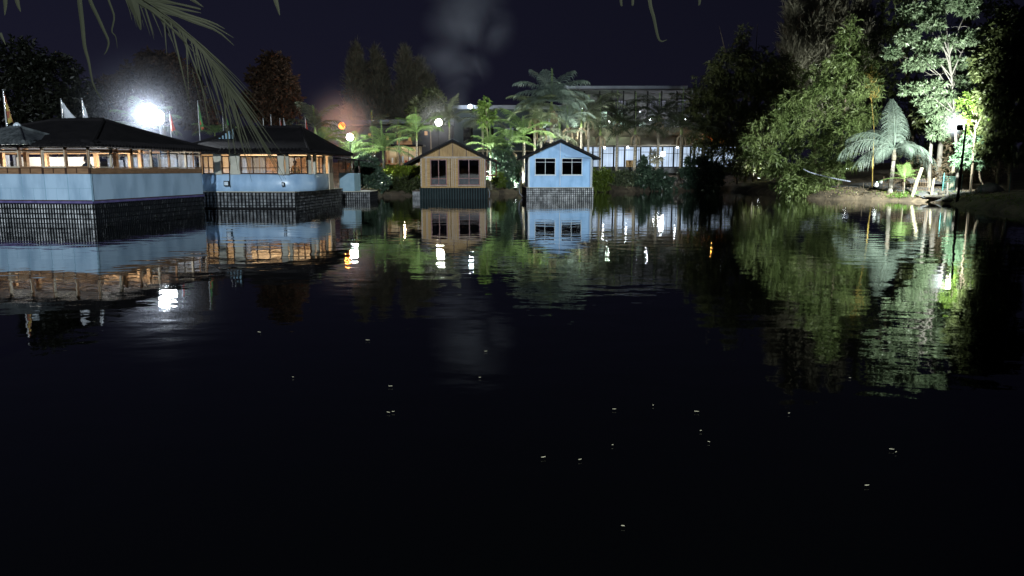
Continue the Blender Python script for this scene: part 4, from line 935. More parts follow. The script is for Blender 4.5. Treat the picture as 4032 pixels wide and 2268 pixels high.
palm('short bushy palm in front of the tallest palm, with pale folded leaves', 2130, 71.2, 470, ring(9, [60, 40, 20], [70, 80, 70], 10, (.8, 1.1)), 2.4, M['leaf_palm'], .14, 0, dry=2)
palm('low palm close behind the blue cabin roof on its left', 2205, 71.8, 540, ring(10, [50, 25, 10], [70, 70, 60], 30, (.8, 1.1)), 2.3, M['leaf_palm_dim'], .13, 1.2)
palm('palm with one broad folded leaf, left of the tallest palm', 2062, 70, 530, [(165, 55, 60, 1.05), (150, 72, 50, 1.1), (185, 30, 70), (20, 50, 60), (200, 12, 50), (340, 25, 60), (80, 60, 60), (265, 40, 70, .8)], 3.0, M['leaf_palm_bright'], .15, 1.6)
palm('small brightly lit palm rising behind the right slope of the tan cabin roof', 1932, 67.6, 585, [(155, 62, 60), (125, 75, 45), (20, 70, 55), (50, 40, 60), (195, 40, 60), (340, 35, 60), (270, 45, 80, .8), (90, 60, 50), (170, 15, 50, .8), (5, 12, 50, .8)], 2.2, M['leaf_palm_bright'], .1, 2.2)
palm('bright palm with silvery lower leaves in the gap left of the tan cabin', 1508, 64.6, 590, [(150, 55, 50), (170, 38, 55), (130, 72, 40), (30, 50, 50), (10, 25, 50), (190, 15, 40), (350, 8, 40), (260, 30, 60, .8), (80, 60, 50), (215, 5, 45)], 2.6, M['leaf_palm_bright'], .12, 2.4)
palm('slim tall palm left of the tan cabin roof, dim against the trees', 1640, 72, 520, ring(8, [62, 40, 25], [60, 75, 70], 15), 2.9, M['leaf_palm_bright'], .1, 2.2)
palm('brilliant yellow green palm wrapped around the white globe lamp', 1385, 65.2, 605, [(80, 80, 40), (30, 68, 55), (60, 50, 60), (120, 55, 60), (10, 35, 60), (160, 40, 60), (200, 62, 50), (340, 55, 70)], 2.3, M['leaf_palm_bright'], .1, 0)
palm('dim palm with drooping leaves behind the right hip of the lounge roof', 1240, 68, 500, ring(9, [70, 45, 25], [60, 80, 80], 0), 3.0, M['leaf_palm_dim'], .14, 1.8)
palm('low palm lit from the lamp at the right end of the lounge roof', 1262, 60, 560, [(10, 40, 50), (30, 55, 55), (150, 45, 55), (340, 30, 50), (190, 25, 50), (90, 60, 50)], 2.2, M['leaf_palm_bright'], .1, 0)
palm('dark palm beside the warm white lamp, its upright leaf cutting the smoke', 1768, 78, 470, ring(8, [78, 45, 30], [35, 70, 70], 60), 2.8, M['leaf_palm_dim'], .12, 0)
palm('yellow green palm lit by the glaring floodlight behind the large roof', 560, 47, 500, [(165, 55, 60), (140, 75, 40), (190, 28, 60), (350, 15, 50), (10, 45, 60), (60, 60, 50), (230, 20, 60, .9), (300, 10, 50)], 2.4, M['leaf_palm_bright'], .1, 0, zb=.1)
palm('small palm glimpsed between the two dark roofs', 845, 55, 520, ring(7, [45, 20], [60, 60], 10), 1.6, M['leaf_palm_bright'], .08, 0)

palm('pale leaved palm low between the tan cabin roof and the tallest palm', 2010, 69.6, 560, ring(9, [62, 38, 18], [65, 70, 60], 25, (.85, 1.1)), 2.5, M['leaf_palm_bright'], .12, 1.4, dry=1)
palm('half height palm leaning right in the mass under the tallest crown', 2235, 73.4, 470, ring(11, [66, 42, 20], [70, 80, 70], 0, (.85, 1.1)), 2.9, M['leaf_palm_blue'], .14, 1.2, dry=2)
palm('shaggy palm with hanging dry leaves left of the tallest trunk', 2105, 71.6, 430, ring(11, [60, 36, 10], [75, 85, 70], 12, (.85, 1.1)), 2.9, M['leaf_palm'], .15, 0, dry=5)
palm('olive palm in front of the left end of the restaurant', 2290, 76, 470, ring(10, [55, 35, 12], [70, 75, 65], 5, (.85, 1.1)), 3.0, M['leaf_palm_dim'], .14, 1.0, dry=2)
palm('dim palm before the guest house, right of its wall lamp', 1900, 80, 480, ring(9, [60, 35, 15], [65, 70, 60], 33, (.85, 1.1)), 3.0, M['leaf_palm_dim'], .13, 1.5)
palm('small palm in front of the long shed, left of the slim tall palm', 1570, 76, 530, ring(9, [62, 40, 15], [65, 70, 60], 18, (.85, 1.1)), 2.6, M['leaf_palm_dim'], .12, 1.2)
palm('thin palm before the long shed, under the middle casuarina', 1465, 80, 500, ring(8, [66, 42, 20], [65, 70, 60], 50, (.85, 1.1)), 2.4, M['leaf_palm_dim'], .1, 1.6)
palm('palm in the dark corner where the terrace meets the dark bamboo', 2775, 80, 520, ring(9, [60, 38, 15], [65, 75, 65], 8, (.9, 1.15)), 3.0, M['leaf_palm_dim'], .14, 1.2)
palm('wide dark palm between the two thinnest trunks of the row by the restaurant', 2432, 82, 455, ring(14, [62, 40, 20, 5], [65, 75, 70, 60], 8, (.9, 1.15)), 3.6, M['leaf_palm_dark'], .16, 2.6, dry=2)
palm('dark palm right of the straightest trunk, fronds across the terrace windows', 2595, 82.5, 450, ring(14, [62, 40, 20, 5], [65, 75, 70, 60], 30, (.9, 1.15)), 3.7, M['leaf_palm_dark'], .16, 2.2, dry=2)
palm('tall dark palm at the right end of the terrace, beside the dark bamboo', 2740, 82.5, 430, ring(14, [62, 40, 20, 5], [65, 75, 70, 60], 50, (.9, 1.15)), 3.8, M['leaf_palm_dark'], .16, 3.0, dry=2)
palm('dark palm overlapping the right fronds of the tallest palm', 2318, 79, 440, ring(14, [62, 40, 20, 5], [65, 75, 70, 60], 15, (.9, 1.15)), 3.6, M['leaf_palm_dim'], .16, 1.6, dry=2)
palm('silvery palm with long weeping leaves on the right bank', 3522, 55, 585, [(150, 58, 95, 1.02), (172, 38, 90, 1.1), (78, 80, 30, 1.12), (62, 74, 40, 1.0), (195, 10, 60, .9), (12, 22, 85, 1.0), (35, 40, 90, .9), (330, 30, 95, .75), (215, 35, 100, .8), (280, 40, 110, .65), (110, 60, 70, .9)], 3.6, M['leaf_palm_blue'], .17, 0, 'bark_pale', dict(lf=.34, droop=1.15, nl=46, wd=.026, vee=.15), .9, group='palms on the right bank', lean=.08)
palm('young bright green palm with a thin stem below the silvery palm', 3563, 53.6, 700, [(60, 72, 30, .9), (85, 65, 45), (35, 52, 70, 1.1), (20, 35, 80, 1.2), (165, 8, 40, 1.25), (120, 50, 70, .8), (300, 30, 70, .6)], 1.45, M['leaf_palm_bright'], .045, 0, style=dict(lf=.34, droop=.25, nl=26, wd=.07), shaft=.3, group='palms on the right bank')

# trees of the right bank
BL = [(2140, 70, 13, 18), (2138, 100, 24, 14), (2150, 128, 34, 13), (2112, 150, 36, 11), (2165, 165, 38, 14), (2118, 190, 50, 12), (2180, 215, 32, 16), (2078, 212, 40, 10), (2055, 245, 50, 10), (2132, 240, 40, 13), (1996, 246, 34, 9), (2012, 282, 50, 9), (2098, 278, 52, 11), (2172, 282, 32, 18),
      (1944, 302, 42, 7), (2056, 316, 46, 9), (1978, 330, 44, 8), (2135, 322, 46, 14), (2034, 356, 54, 9), (2106, 366, 42, 11), (1975, 378, 44, 8), (1930, 388, 36, 7), (2056, 402, 46, 8), (1998, 420, 48, 8), (2122, 408, 36, 11), (1950, 424, 36, 7), (2070, 442, 44, 8), (2005, 455, 44, 8), (1895, 378, 26, 6), (1905, 345, 26, 5), (2060, 180, 22, 8)]
tree('bamboo_clump', 'tall bright bamboo clump leaning over the water on the right', 'bamboo', 2110, [(q[0], q[1], q[2], q[3], rng.uniform(-3.2, 1.6)) for q in BL],
     62, M['leaf_bamboo'], M['bark'], 2500, 11, .40, .08, .12, .35, 0., .62, .55, .7, out=.6, bias=(-.75, -.35, -.05), arch=.9, limbs=False)
tree('bamboo_shoot', 'golden bare bamboo shoot standing up beside the silvery palm', 'bamboo', 2196, [(2187, 190, 4, 26, 0, 1), (2193, 225, 6, 26, 0, 1), (2197, 250, 5, 14, 0, 1)], 58.5, M['gold_bamboo'], M['gold_bamboo'], 46, 5, .42, .03, .045, -.6, .8, .45, .1, .8, limbs=False)
tree('broadleaf_tree', 'tall slender tree with pale whorled leaves lit by the lamp post', 'tree', 2412, [(2338, 25, 34, 13), (2345, 62, 26, 10), (2371, 108, 44, 11), (2330, 120, 26, 9), (2327, 155, 34, 9), (2404, 160, 32, 9), (2300, 165, 26, 8), (2296, 225, 34, 9), (2340, 215, 30, 9), (2385, 243, 34, 10), (2349, 280, 26, 13), (2375, 290, 22, 14), (2330, 255, 24, 9), (2278, 93, 24, 12), (2441, 93, 22, 12), (2437, 18, 28, 14), (2375, 8, 32, 14), (2245, 132, 18, 10), (2420, 205, 20, 9), (2360, 330, 22, 14), (2290, 30, 26, 16)],
     53.5, M['leaf_pale'], mat('bark_grey', (.10, .095, .085), .9, (.17, .16, .145), 5, (1, 1, .4), bump=.4), 1350, 10, .36, .10, .12, .06, .12, .12, .5, .8, out=.75)
tree('broadleaf_tree', 'lime green tree glowing right beside the lamp head', 'tree', 2445, [(2432, 252, 16, 12), (2462, 245, 30, 16), (2442, 282, 20, 14), (2478, 275, 26, 16), (2425, 305, 10, 10), (2446, 322, 16, 12), (2500, 262, 22, 14), (2470, 305, 18, 12)], 51.0, M['leaf_lime'], M['bark'], 300, 8, .28, .12, .08, .3, 0, .25)
tree('broadleaf_tree', 'low mint green leafy branch right of the lamp pole', 'tree', 2478, [(2440, 362, 26, 22), (2425, 395, 22, 18), (2470, 375, 28, 18), (2455, 405, 24, 16)], 51.5, M['leaf_mint'], M['bark'], 380, 8, .26, .1, .06, .35, 0, .25)
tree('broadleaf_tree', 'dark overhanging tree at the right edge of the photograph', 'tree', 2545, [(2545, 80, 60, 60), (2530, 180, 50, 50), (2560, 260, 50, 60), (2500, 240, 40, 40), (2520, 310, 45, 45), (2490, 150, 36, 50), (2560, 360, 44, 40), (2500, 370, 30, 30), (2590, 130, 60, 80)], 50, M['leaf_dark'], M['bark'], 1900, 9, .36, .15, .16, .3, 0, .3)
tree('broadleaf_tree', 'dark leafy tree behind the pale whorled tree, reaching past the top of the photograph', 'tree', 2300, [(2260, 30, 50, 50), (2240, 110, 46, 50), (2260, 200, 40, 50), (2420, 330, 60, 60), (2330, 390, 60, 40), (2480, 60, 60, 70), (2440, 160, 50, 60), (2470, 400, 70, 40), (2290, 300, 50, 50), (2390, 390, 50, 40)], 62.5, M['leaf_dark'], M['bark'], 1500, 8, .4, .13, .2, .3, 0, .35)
for k, (px, yb, yt, Y, r, lab) in enumerate(((3668, 720, 560, 56, .14, 'straight grey trunk standing left of the broad pale trunk on the right bank'), (3702, 715, 600, 58, .22, 'broad pale trunk on the right bank, in the middle of the trunks'), (3948, 740, 470, 54, .12, 'thin dark trunk far right behind the teal fence'))):
    a = at(px, yt, Y); b0 = gz(a.x, Y); t = thing('tree', lab, 'tree', (a.x, Y, b0))
    MB().tube([(.1, 0, -.3), (.08, 0, .3), (.0, 0, (a.z-b0)*.5), (-.05, 0, a.z-b0+2)], [r*1.2, r, r*.9, r*.7], 9).build('trunk', M['bark_pale'] if k < 2 else M['bark'], t, True)
    c = np.array((a.x, Y, a.z+1.5)); link('crown', crown_mesh('crown', [(a.x, Y, a.z+2.2, 1.2, 1.2, 1.0, 1)], (a.x, Y, b0), 160, 8, .35, .13), M['leaf_dark'], t)
tree('leafy_bush', 'tangled brownish bush behind the trunks on the right bank', 'bush', 2440, [(2380, 425, 50, 30), (2455, 425, 44, 34), (2460, 385, 50, 24), (2500, 410, 40, 30), (2320, 430, 50, 26), (2420, 360, 40, 20), (2500, 350, 36, 24)], 57.5, M['dry_leaf'], M['bark_pale'], 620, 8, .26, .05, .06, .2, 0, .5)
tree('leafy_bush', 'low leafy bush at the foot of the bright bamboo', 'bush', 2030, [(2000, 470, 40, 24), (2050, 478, 46, 16), (2020, 490, 30, 12)], 58.8, M['leaf_bamboo'], M['bark'], 420, 8, .3, .08, .05, .5, 0, .4)
# the dark wood behind the bamboo
tree('bamboo_clump', 'big dark bamboo mass with bare tips, left of the bright bamboo', 'bamboo', (25.2, 81.5), [(1868, 100, 12, 36), (1840, 165, 52, 40), (1900, 170, 60, 50), (1960, 190, 56, 50), (1800, 215, 52, 36), (1870, 240, 70, 50), (1940, 260, 62, 44), (1780, 270, 50, 34), (1840, 310, 70, 44), (1910, 330, 66, 48), (1780, 340, 46, 34), (1820, 390, 62, 34), (1890, 400, 62, 34), (1985, 250, 40, 40)], 80, leafmat('leaf_dark_bamboo', (.06, .072, .026), (.12, .135, .055), .5), M['bark_dark'], 3000, 9, .5, .11, .16, .5, 0, .6, .3, out=.7)
bx = thing('bamboo_shoot', 'bare bent bamboo cane poking above the dark bamboo mass', 'bamboo', (gx(2905, 80), 80, gz(gx(2905, 80), 80)))
pa, pb = at(2855, 200, 80)-bx.location, at(2832, 105, 80)-bx.location
MB().tube([(0, 0, -.3), (pa.x*.5, 0, pa.z*.5), pa, pb], [.09, .07, .05, .015], 6).build('cane', M['bark_dark'], bx)
bx = thing('bamboo_shoot', 'bare straight bamboo cane on the right of the dark bamboo mass', 'bamboo', (gx(2965, 80), 80, gz(gx(2965, 80), 80)))
pa, pb = at(2975, 220, 80)-bx.location, at(2983, 95, 80)-bx.location
MB().tube([(0, 0, -.3), (pa.x*.5, 0, pa.z*.5), pa, pb], [.09, .07, .05, .015], 6).build('cane', M['bark_dark'], bx)
def conifer(label, xs_, Y, top, bot, m, nt=1400, wid=30, group=None, L=.9):
    lob = []
    for x, tp in xs_:
        n_ = 6
        for k in range(n_):
            t = k/(n_-1); lob.append((x+random.uniform(-6, 6), tp+(bot-tp)*t, wid*(.22+.78*t**.7), (bot-tp)/n_*.75))
    return tree('conifer', label, 'conifer', xs_[0][0], lob, Y, m, M['bark_dark'], nt, 9, L, .10, .25, -.5, .5, .7, .2, .8, group, limbs=False, out=.35)
conifer('great dim casuarina filling the upper right behind the bamboo', ((2050, -40), (2000, 40), (2110, -30), (2165, 0)), 84, 0, 270, M['leaf_conifer'], 4200, 52, L=1.0)
conifer('narrow dim casuarina, leftmost of the three on the skyline', ((893, 140), (915, 185)), 112, 140, 300, M['leaf_conifer'], 1500, 26, 'casuarinas on the skyline')
conifer('dim casuarina in the middle of the three on the skyline', ((945, 150), (965, 190)), 112, 150, 300, M['leaf_conifer'], 1500, 30, 'casuarinas on the skyline')
conifer('widest dim casuarina on the skyline, beside the smoke', ((1022, 150), (1050, 175), (1075, 205)), 110, 150, 300, M['leaf_conifer'], 2400, 32, 'casuarinas on the skyline')
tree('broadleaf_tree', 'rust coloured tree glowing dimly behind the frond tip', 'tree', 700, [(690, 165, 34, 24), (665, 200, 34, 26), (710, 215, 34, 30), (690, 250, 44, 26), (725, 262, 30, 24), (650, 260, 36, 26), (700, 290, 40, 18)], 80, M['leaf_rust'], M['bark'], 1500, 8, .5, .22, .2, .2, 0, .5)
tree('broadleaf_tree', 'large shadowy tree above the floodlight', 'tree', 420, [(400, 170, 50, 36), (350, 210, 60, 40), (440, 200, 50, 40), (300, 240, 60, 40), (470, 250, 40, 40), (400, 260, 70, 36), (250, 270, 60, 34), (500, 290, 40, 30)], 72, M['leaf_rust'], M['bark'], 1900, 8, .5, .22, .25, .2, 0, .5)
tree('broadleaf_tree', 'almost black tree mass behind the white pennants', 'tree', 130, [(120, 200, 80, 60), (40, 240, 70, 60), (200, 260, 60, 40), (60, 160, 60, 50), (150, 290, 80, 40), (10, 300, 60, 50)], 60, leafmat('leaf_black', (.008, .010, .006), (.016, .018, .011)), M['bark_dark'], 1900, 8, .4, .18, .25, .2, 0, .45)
tree('broadleaf_tree', 'small yellowish tree left of the tallest palm', 'tree', 1225, [(1222, 258, 14, 10), (1212, 275, 14, 10), (1232, 290, 16, 10), (1220, 305, 14, 8)], 76, M['leaf_lime'], M['bark'], 130, 8, .34, .14, .08, .2, 0, .3)
tree('broadleaf_tree', 'grey green bushy tree behind the slim palm, lit by the warm white lamp', 'tree', 1085, [(1085, 255, 26, 24), (1060, 275, 30, 22), (1100, 285, 24, 20)], 92, M['leaf_dark'], M['bark'], 260, 8, .7, .25, .1, .1, .2, .4)

# shrubs along the far bank
def shrub(label, base, lobes, Y, m, nt, L=.3, Wd=.12, droop=.25, name='shrub', group='shrubs along the far bank', twig=.25, nl=8):
    return tree(name, label, 'shrub', base, lobes, Y, m, M['bark_dark'], nt, nl, L, Wd, .05, droop, .1, twig, .25, .8, group, fork=.1)
shrub('round glossy dark shrub right of the small blue cabin', 925, [(920, 425, 30, 26), (905, 445, 22, 20), (940, 445, 26, 22), (925, 405, 22, 14), (960, 455, 24, 14)], 61.5, M['leaf_glossy'], 520, .3, .14)
shrub('yellow green clipped hedge top left of the tan cabin', 1005, [(970, 434, 14, 10), (990, 432, 18, 11), (1015, 431, 18, 11), (1038, 432, 16, 10), (1052, 434, 12, 9)], 64.5, M['leaf_hedge'], 620, .22, .08, -.1, 'hedge')
shrub('dark hedge body under the yellow green top', 1010, [(965, 460, 24, 18), (1000, 462, 30, 18), (1040, 462, 28, 18), (980, 478, 40, 10), (1035, 478, 36, 10)], 64.8, M['leaf_dark'], 700, .24, .1, .2, 'hedge')
shrub('dark tangled shrub in the gap between the two gabled cabins', 1270, [(1262, 400, 26, 26), (1285, 420, 24, 24), (1255, 440, 26, 24), (1285, 455, 22, 18), (1268, 375, 18, 18)], 68.5, M['leaf_glossy'], 640, .32, .13)
shrub('small yellow green shrub low between the two gabled cabins', 1257, [(1255, 448, 12, 10), (1262, 456, 12, 8)], 66.8, M['leaf_shrub'], 90, .22, .1)
shrub('bright yellow green shrub touching the right side of the blue cabin', 1512, [(1505, 445, 18, 18), (1522, 442, 18, 16), (1512, 462, 22, 14), (1498, 465, 14, 10)], 74, M['leaf_shrub'], 300, .3, .13)
shrub('low mixed green shrub beside the bright yellow green one', 1565, [(1548, 445, 18, 12), (1575, 440, 18, 11), (1560, 460, 22, 10), (1590, 445, 14, 10)], 77.4, M['leaf_palm'], 360, .32, .14)
shrub('big dark split leaf shrub with the highest top before the terrace lamps', 1620, [(1618, 404, 9, 7), (1618, 424, 17, 9), (1650, 436, 22, 9), (1635, 455, 30, 14), (1668, 455, 26, 13), (1600, 448, 14, 10), (1650, 478, 26, 10), (1680, 475, 20, 11)], 77.6, M['leaf_glossy'], 520, .4, .2, .4)
shrub('wide dark leafy shrub at the right end of the curtained windows', 1760, [(1738, 402, 12, 8), (1765, 406, 14, 9), (1792, 418, 18, 12), (1735, 430, 22, 13), (1770, 440, 26, 14), (1800, 445, 22, 14), (1740, 462, 22, 12), (1780, 468, 26, 9)], 78.4, M['leaf_glossy'], 620, .4, .18, .4)
shrub('grey little shrub right under the terrace lamps', 1650, [(1650, 400, 14, 10), (1643, 390, 8, 6)], 80, M['leaf_conifer'], 90, .3, .08, 0.)
shrub('low dark scrub along the shore under the great bamboo', 1900, [(1850, 470, 40, 8), (1900, 468, 40, 9), (1950, 466, 40, 10), (1820, 468, 30, 8)], 82, M['leaf_dark'], 300, .4, .15)

# ------------------------------------------------------------------ the right bank's small things
N = 6000; gxs = rng.uniform(21.5, 32, N); gys = rng.uniform(36, 60, N); sd_ = sdist(np.stack([gxs, gys], 1)); ok_ = (sd_ > -.05) & (sd_ < 2.6) & (np.sin(gxs*1.9+gys*.8)*np.sin(gys*1.3) > -.12)
P = np.stack([gxs, gys, heights(gxs, gys)], 1)[ok_]; D = rng.normal(size=(len(P), 3))*.55 + np.array((0, 0, 1.0))
setp(link('bank_grass', np_mesh('bank_grass', leaves(P, D, .20, .035, .3), np.arange(len(P)*4).reshape(-1, 4)), M['leaf_shrub']), kind='stuff')
g = MB(); rr = random.Random(8)
for k in range(70):
    x, y = rr.uniform(22.8, 31), rr.uniform(47, 59); z = gz(x, y)
    if z < .12: continue
    an = rr.uniform(0, 3.1); L_ = rr.uniform(.15, .5); g.tube([(x, y, z+.03), (x+L_*.5*math.cos(an), y+L_*.5*math.sin(an), gz(x+L_*.5*math.cos(an), y+L_*.5*math.sin(an))+.05), (x+L_*math.cos(an), y+L_*math.sin(an), gz(x+L_*math.cos(an), y+L_*math.sin(an))+.03)], [.014, .011, .006], 4)
setp(g.build('fallen_twigs', M['bark']), kind='stuff')
def strip(name, pts, w0, w1, m):
    vs, fs = [], []; n_ = len(pts)
    for i, (x, y) in enumerate(pts):
        w = w0 + (w1-w0)*i/(n_-1)
        for k in range(7): xx = x - w/2 + w*k/6; vs.append((xx, y, gz(xx, y)+.035))
    return setp(MB().add(vs, [(i*7+k, i*7+k+1, (i+1)*7+k+1, (i+1)*7+k) for i in range(n_-1) for k in range(6)]).build(name, m, None, True), kind='structure')
strip('path', [(30.2, 49.0), (30.0, 50.5), (29.9, 52), (29.9, 54), (29.6, 56), (29.0, 58), (28.2, 60), (27.2, 62)], 2.6, 3.4, M['asphalt'])
N = 900; gxs, gys = rng.normal(27.4, .85, N), rng.normal(53.6, .35, N)
P = np.stack([gxs, gys, heights(gxs, gys)], 1); keep = P[:, 2] > .15; P = P[keep]; D = rng.normal(size=(len(P), 3))*.5 + np.array((0, 0, 1.0))
setp(link('grass', np_mesh('grass', leaves(P, D, .17, .045, .2), np.arange(len(P)*4).reshape(-1, 4)), M['grass']), kind='stuff')
N = 2200; gxs = rng.uniform(22.5, 31.5, N); gys = rng.uniform(48.0, 60.5, N); hz_ = heights(gxs, gys); P = np.stack([gxs, gys, hz_+.01], 1)[hz_ > .1]
D = rng.normal(size=(len(P), 3)); D[:, 2] = .25
setp(link('leaf_litter', np_mesh('leaf_litter', leaves(P, D, .13, .07, 0), np.arange(len(P)*4).reshape(-1, 4)), M['dry_leaf']), kind='stuff')
def post(label, px, yt, yb, Y, r, m, dx=0.0, name='wooden_post', group='posts on the right bank'):
    a = at(px, yt, Y); x0 = gx(px+dx, Y); b0 = gz(x0, Y); t = thing(name, label, 'post', (x0, Y, b0), 0, group)
    top = Vector((a.x-x0, 0, a.z-b0)); g = MB(); g.tube([(0, 0, -.25), top*.5, top], [r*1.05, r, r*.95], 9); g.build('shaft', m, t)
    MB().tube([top-Vector((0, 0, .01)), top+Vector((0, 0, .035))], [r*.97, r*.7], 9).build('cap', m, t); return t
post('pale leaning post, the thickest one beside the young palm', 3630, 662, 765, 53.2, .12, M['pale_wood'], -34)
post('upright tan post at the right end of the grass', 3678, 704, 790, 52, .075, M['pale_wood'], -5)
post('broad square looking post behind the net, right of the pale trunks', 3758, 650, 735, 54.5, .15, M['pale_wood'], -8)
post('short grey post between the net and the lamp post', 3732, 722, 790, 50.8, .06, M['bark_pale'], 4)
post('dark broken stake right of the lamp post', 3850, 730, 790, 48.5, .045, M['bark'], -5)
def wire_fence(label, pts_px, hgt, m_post, m_wire, name, mesh=True, nv=None, group=None):
    P = [Vector((gx(px, Y), Y, gz(gx(px, Y), Y))) for px, Y in pts_px]; o = P[0].copy(); t = thing(name, label, 'fence', o, 0, group)
    for p in P:
        q = p-o; MB().tube([q+Vector((0, 0, -.2)), q+Vector((random.uniform(-.03, .03), 0, hgt+random.uniform(-.04, .06)))], .022, 7).build('post', m_post, t)
    g = MB()
    if not mesh:
        for z in (.05, .93):
            r_ = MB()
            for i in range(len(P)-1): r_.bar(P[i]-o+Vector((0, 0, z*hgt)), P[i+1]-o+Vector((0, 0, z*hgt)), .02)
            r_.build('rail', m_wire, t)
        return t
    for i in range(len(P)-1):
        a, b_ = P[i]-o, P[i+1]-o; L = (b_-a).length
        for z in ([.12, .4, .68, .95] if mesh else [.05, .93]): g.bar(a+Vector((0, 0, z*hgt)), b_+Vector((0, 0, z*hgt)), .014)
        if mesh:
            n_ = max(2, int(L/.13))
            for k in range(n_): p = a.lerp(b_, (k+.5)/n_); g.bar(p+Vector((random.uniform(-.02, .02), 0, .03)), p+Vector((random.uniform(-.02, .02), 0, hgt*.95)), .012)
    g.build('wire_mesh', m_wire, t); return t
wire_fence('rusty wire mesh fence behind the young palm on the right bank', ((3480, 56.5), (3560, 55.6), (3610, 54.8), (3664, 53.8)), .95, M['wire'], M['wire'], 'wire_fence')
wire_fence('thin teal and dark rail fence running right from the lamp post', ((3790, 49.5), (3826, 49.6), (3868, 49.2), (3980, 47.5), (4060, 46.0)), 1.3, M['teal_post'], M['dark_metal'], 'rail_fence', False)
nf = thing('fishing_net', 'teal net hung between two posts left of the lamp post', 'net', (gx(3716, 51.5), 51.5, gz(gx(3716, 51.5), 51.5)))
g = MB()
for k in range(9): g.bar((k*.1, 0, .1), (k*.1-.02, 0, 1.3-.012*k), .008)
for k in range(9): g.bar((0, 0, .12+k*.14), (.85, 0, .10+k*.135), .008)
g.build('mesh', M['net'], nf); MB().tube([(0, 0, -.2), (.03, 0, 1.45)], .024, 7).build('net_post', M['teal_post'], nf)
tp = thing('tarpaulin', 'dark grey sheet draped over a low mound behind the wire fence', 'tarpaulin', (gx(3610, 57), 57, gz(gx(3610, 57), 57)))
vs = []; 
for i in range(13):
    for j in range(9):
        u, v = i/12, j/8; x = -1.0+3.0*u; y = -1.1+2.2*v; z = .85*math.sin(math.pi*min(1, .12+v*.8))**.8*(1-.55*u)*math.sin(math.pi*(.1+.85*u))**.4 + .05*math.sin(9*u+5*v)
        vs.append((x, y, max(.02, z)))
MB().add(vs, [(i*9+j, (i+1)*9+j, (i+1)*9+j+1, i*9+j+1) for i in range(12) for j in range(8)]).build('sheet', M['tarp'], tp, True)
def rock(label, px, py, Y, r, m, group='stones at the water edge'):
    p = at(px, py, Y); bm_v = []; t = MB(); n1_, n2_ = 9, 12; sd = random.uniform(0, 9)
    for i in range(n1_+1):
        th = math.pi*i/n1_
        for k in range(n2_):
            ph = 2*math.pi*k/n2_; d = 1+.22*math.sin(3*ph+sd)*math.sin(th)+.15*math.cos(2*th+sd*2)+random.uniform(-.05, .05)
            bm_v.append((r[0]*d*math.sin(th)*math.cos(ph), r[1]*d*math.sin(th)*math.sin(ph), r[2]*d*math.cos(th)))
    t.add(bm_v, [(i*n2_+k, i*n2_+(k+1) % n2_, (i+1)*n2_+(k+1) % n2_, (i+1)*n2_+k) for i in range(n1_) for k in range(n2_)])
    o = t.build('rock', m, None, True); o.location = (p.x, Y, gz(p.x, Y)+r[2]*.2); return setp(o, label, 'rock', group)
rock('flat pale stone slab at the water edge left of the lamp post', 3690, 790, 50.9, (.85, .4, .16), M['stone'])
rock('round brown stone lying on the slab', 3712, 775, 51.4, (.42, .32, .2), M['stone'])
rock('small pale stone right at the foot of the lamp post', 3740, 790, 49.2, (.4, .3, .14), M['stone'])
rock('dark mound like boulder behind the rail fence at the right', 3900, 760, 49.5, (.9, .7, .45), M['tarp'])
rp = thing('rope', 'pale knotted float rope slung above the bank under the bamboo', 'rope', at(3165, 667, 58))
g = MB(); pts = [at(3165+q*18.5, 667+48*(q/10)**.7, 58-q*.12)-rp.location for q in range(11)]; g.tube(pts, .022, 6); g.build('line', M['rope'], rp)
fls = MB()
for q in range(26):
    p = pts[min(9, int(q*.385))].lerp(pts[min(9, int(q*.385))+1], q*.385 % 1); fls.lathe([(.02, -.05), (.045, 0), (.02, .05)], p, 7)
fls.build('float_beads', M['rope'], rp)
for k, (px, py, lab) in enumerate(((3451, 727, 'largest white bag, left of three hanging on the bank'), (3469, 716, 'middle pale blue bag of three on the bank'), (3488, 712, 'right and smallest white bag of three on the bank'))):
    p = at(px, py, 55.8); r = (.15, .10, .09)[k]
    o = MB().lathe([(.001, -r*1.2), (r, -r), (r*1.1, 0), (r*.6, r), (r*.2, r*1.3), (r*.35, r*1.6)], (0, 0, 0), 9).build('plastic_bag', M['plastic_white'], None, True); o.location = p; o.rotation_euler = (.3, .4*k, 0)
    setp(o, lab, 'bag', 'bags on the right bank')
    b0 = gz(p.x, p.y)
ln = thing('washing_line', 'thin dark line carrying the white bags', 'line', at(3400, 722, 55.9)); a0 = ln.location
MB().tube([Vector((0, 0, 0)), at(3470, 712, 55.9)-a0, at(3560, 706, 55.6)-a0], .012, 5).build('line', M['dark_metal'], ln)
for q, (px, Y) in enumerate(((3400, 55.9), (3560, 55.6))):
    p = at(px, 722 if q == 0 else 706, Y); MB().tube([p-a0, Vector((p.x, p.y, gz(p.x, p.y)-.2))-a0], .02, 6).build('stake', M['bark_dark'], ln)

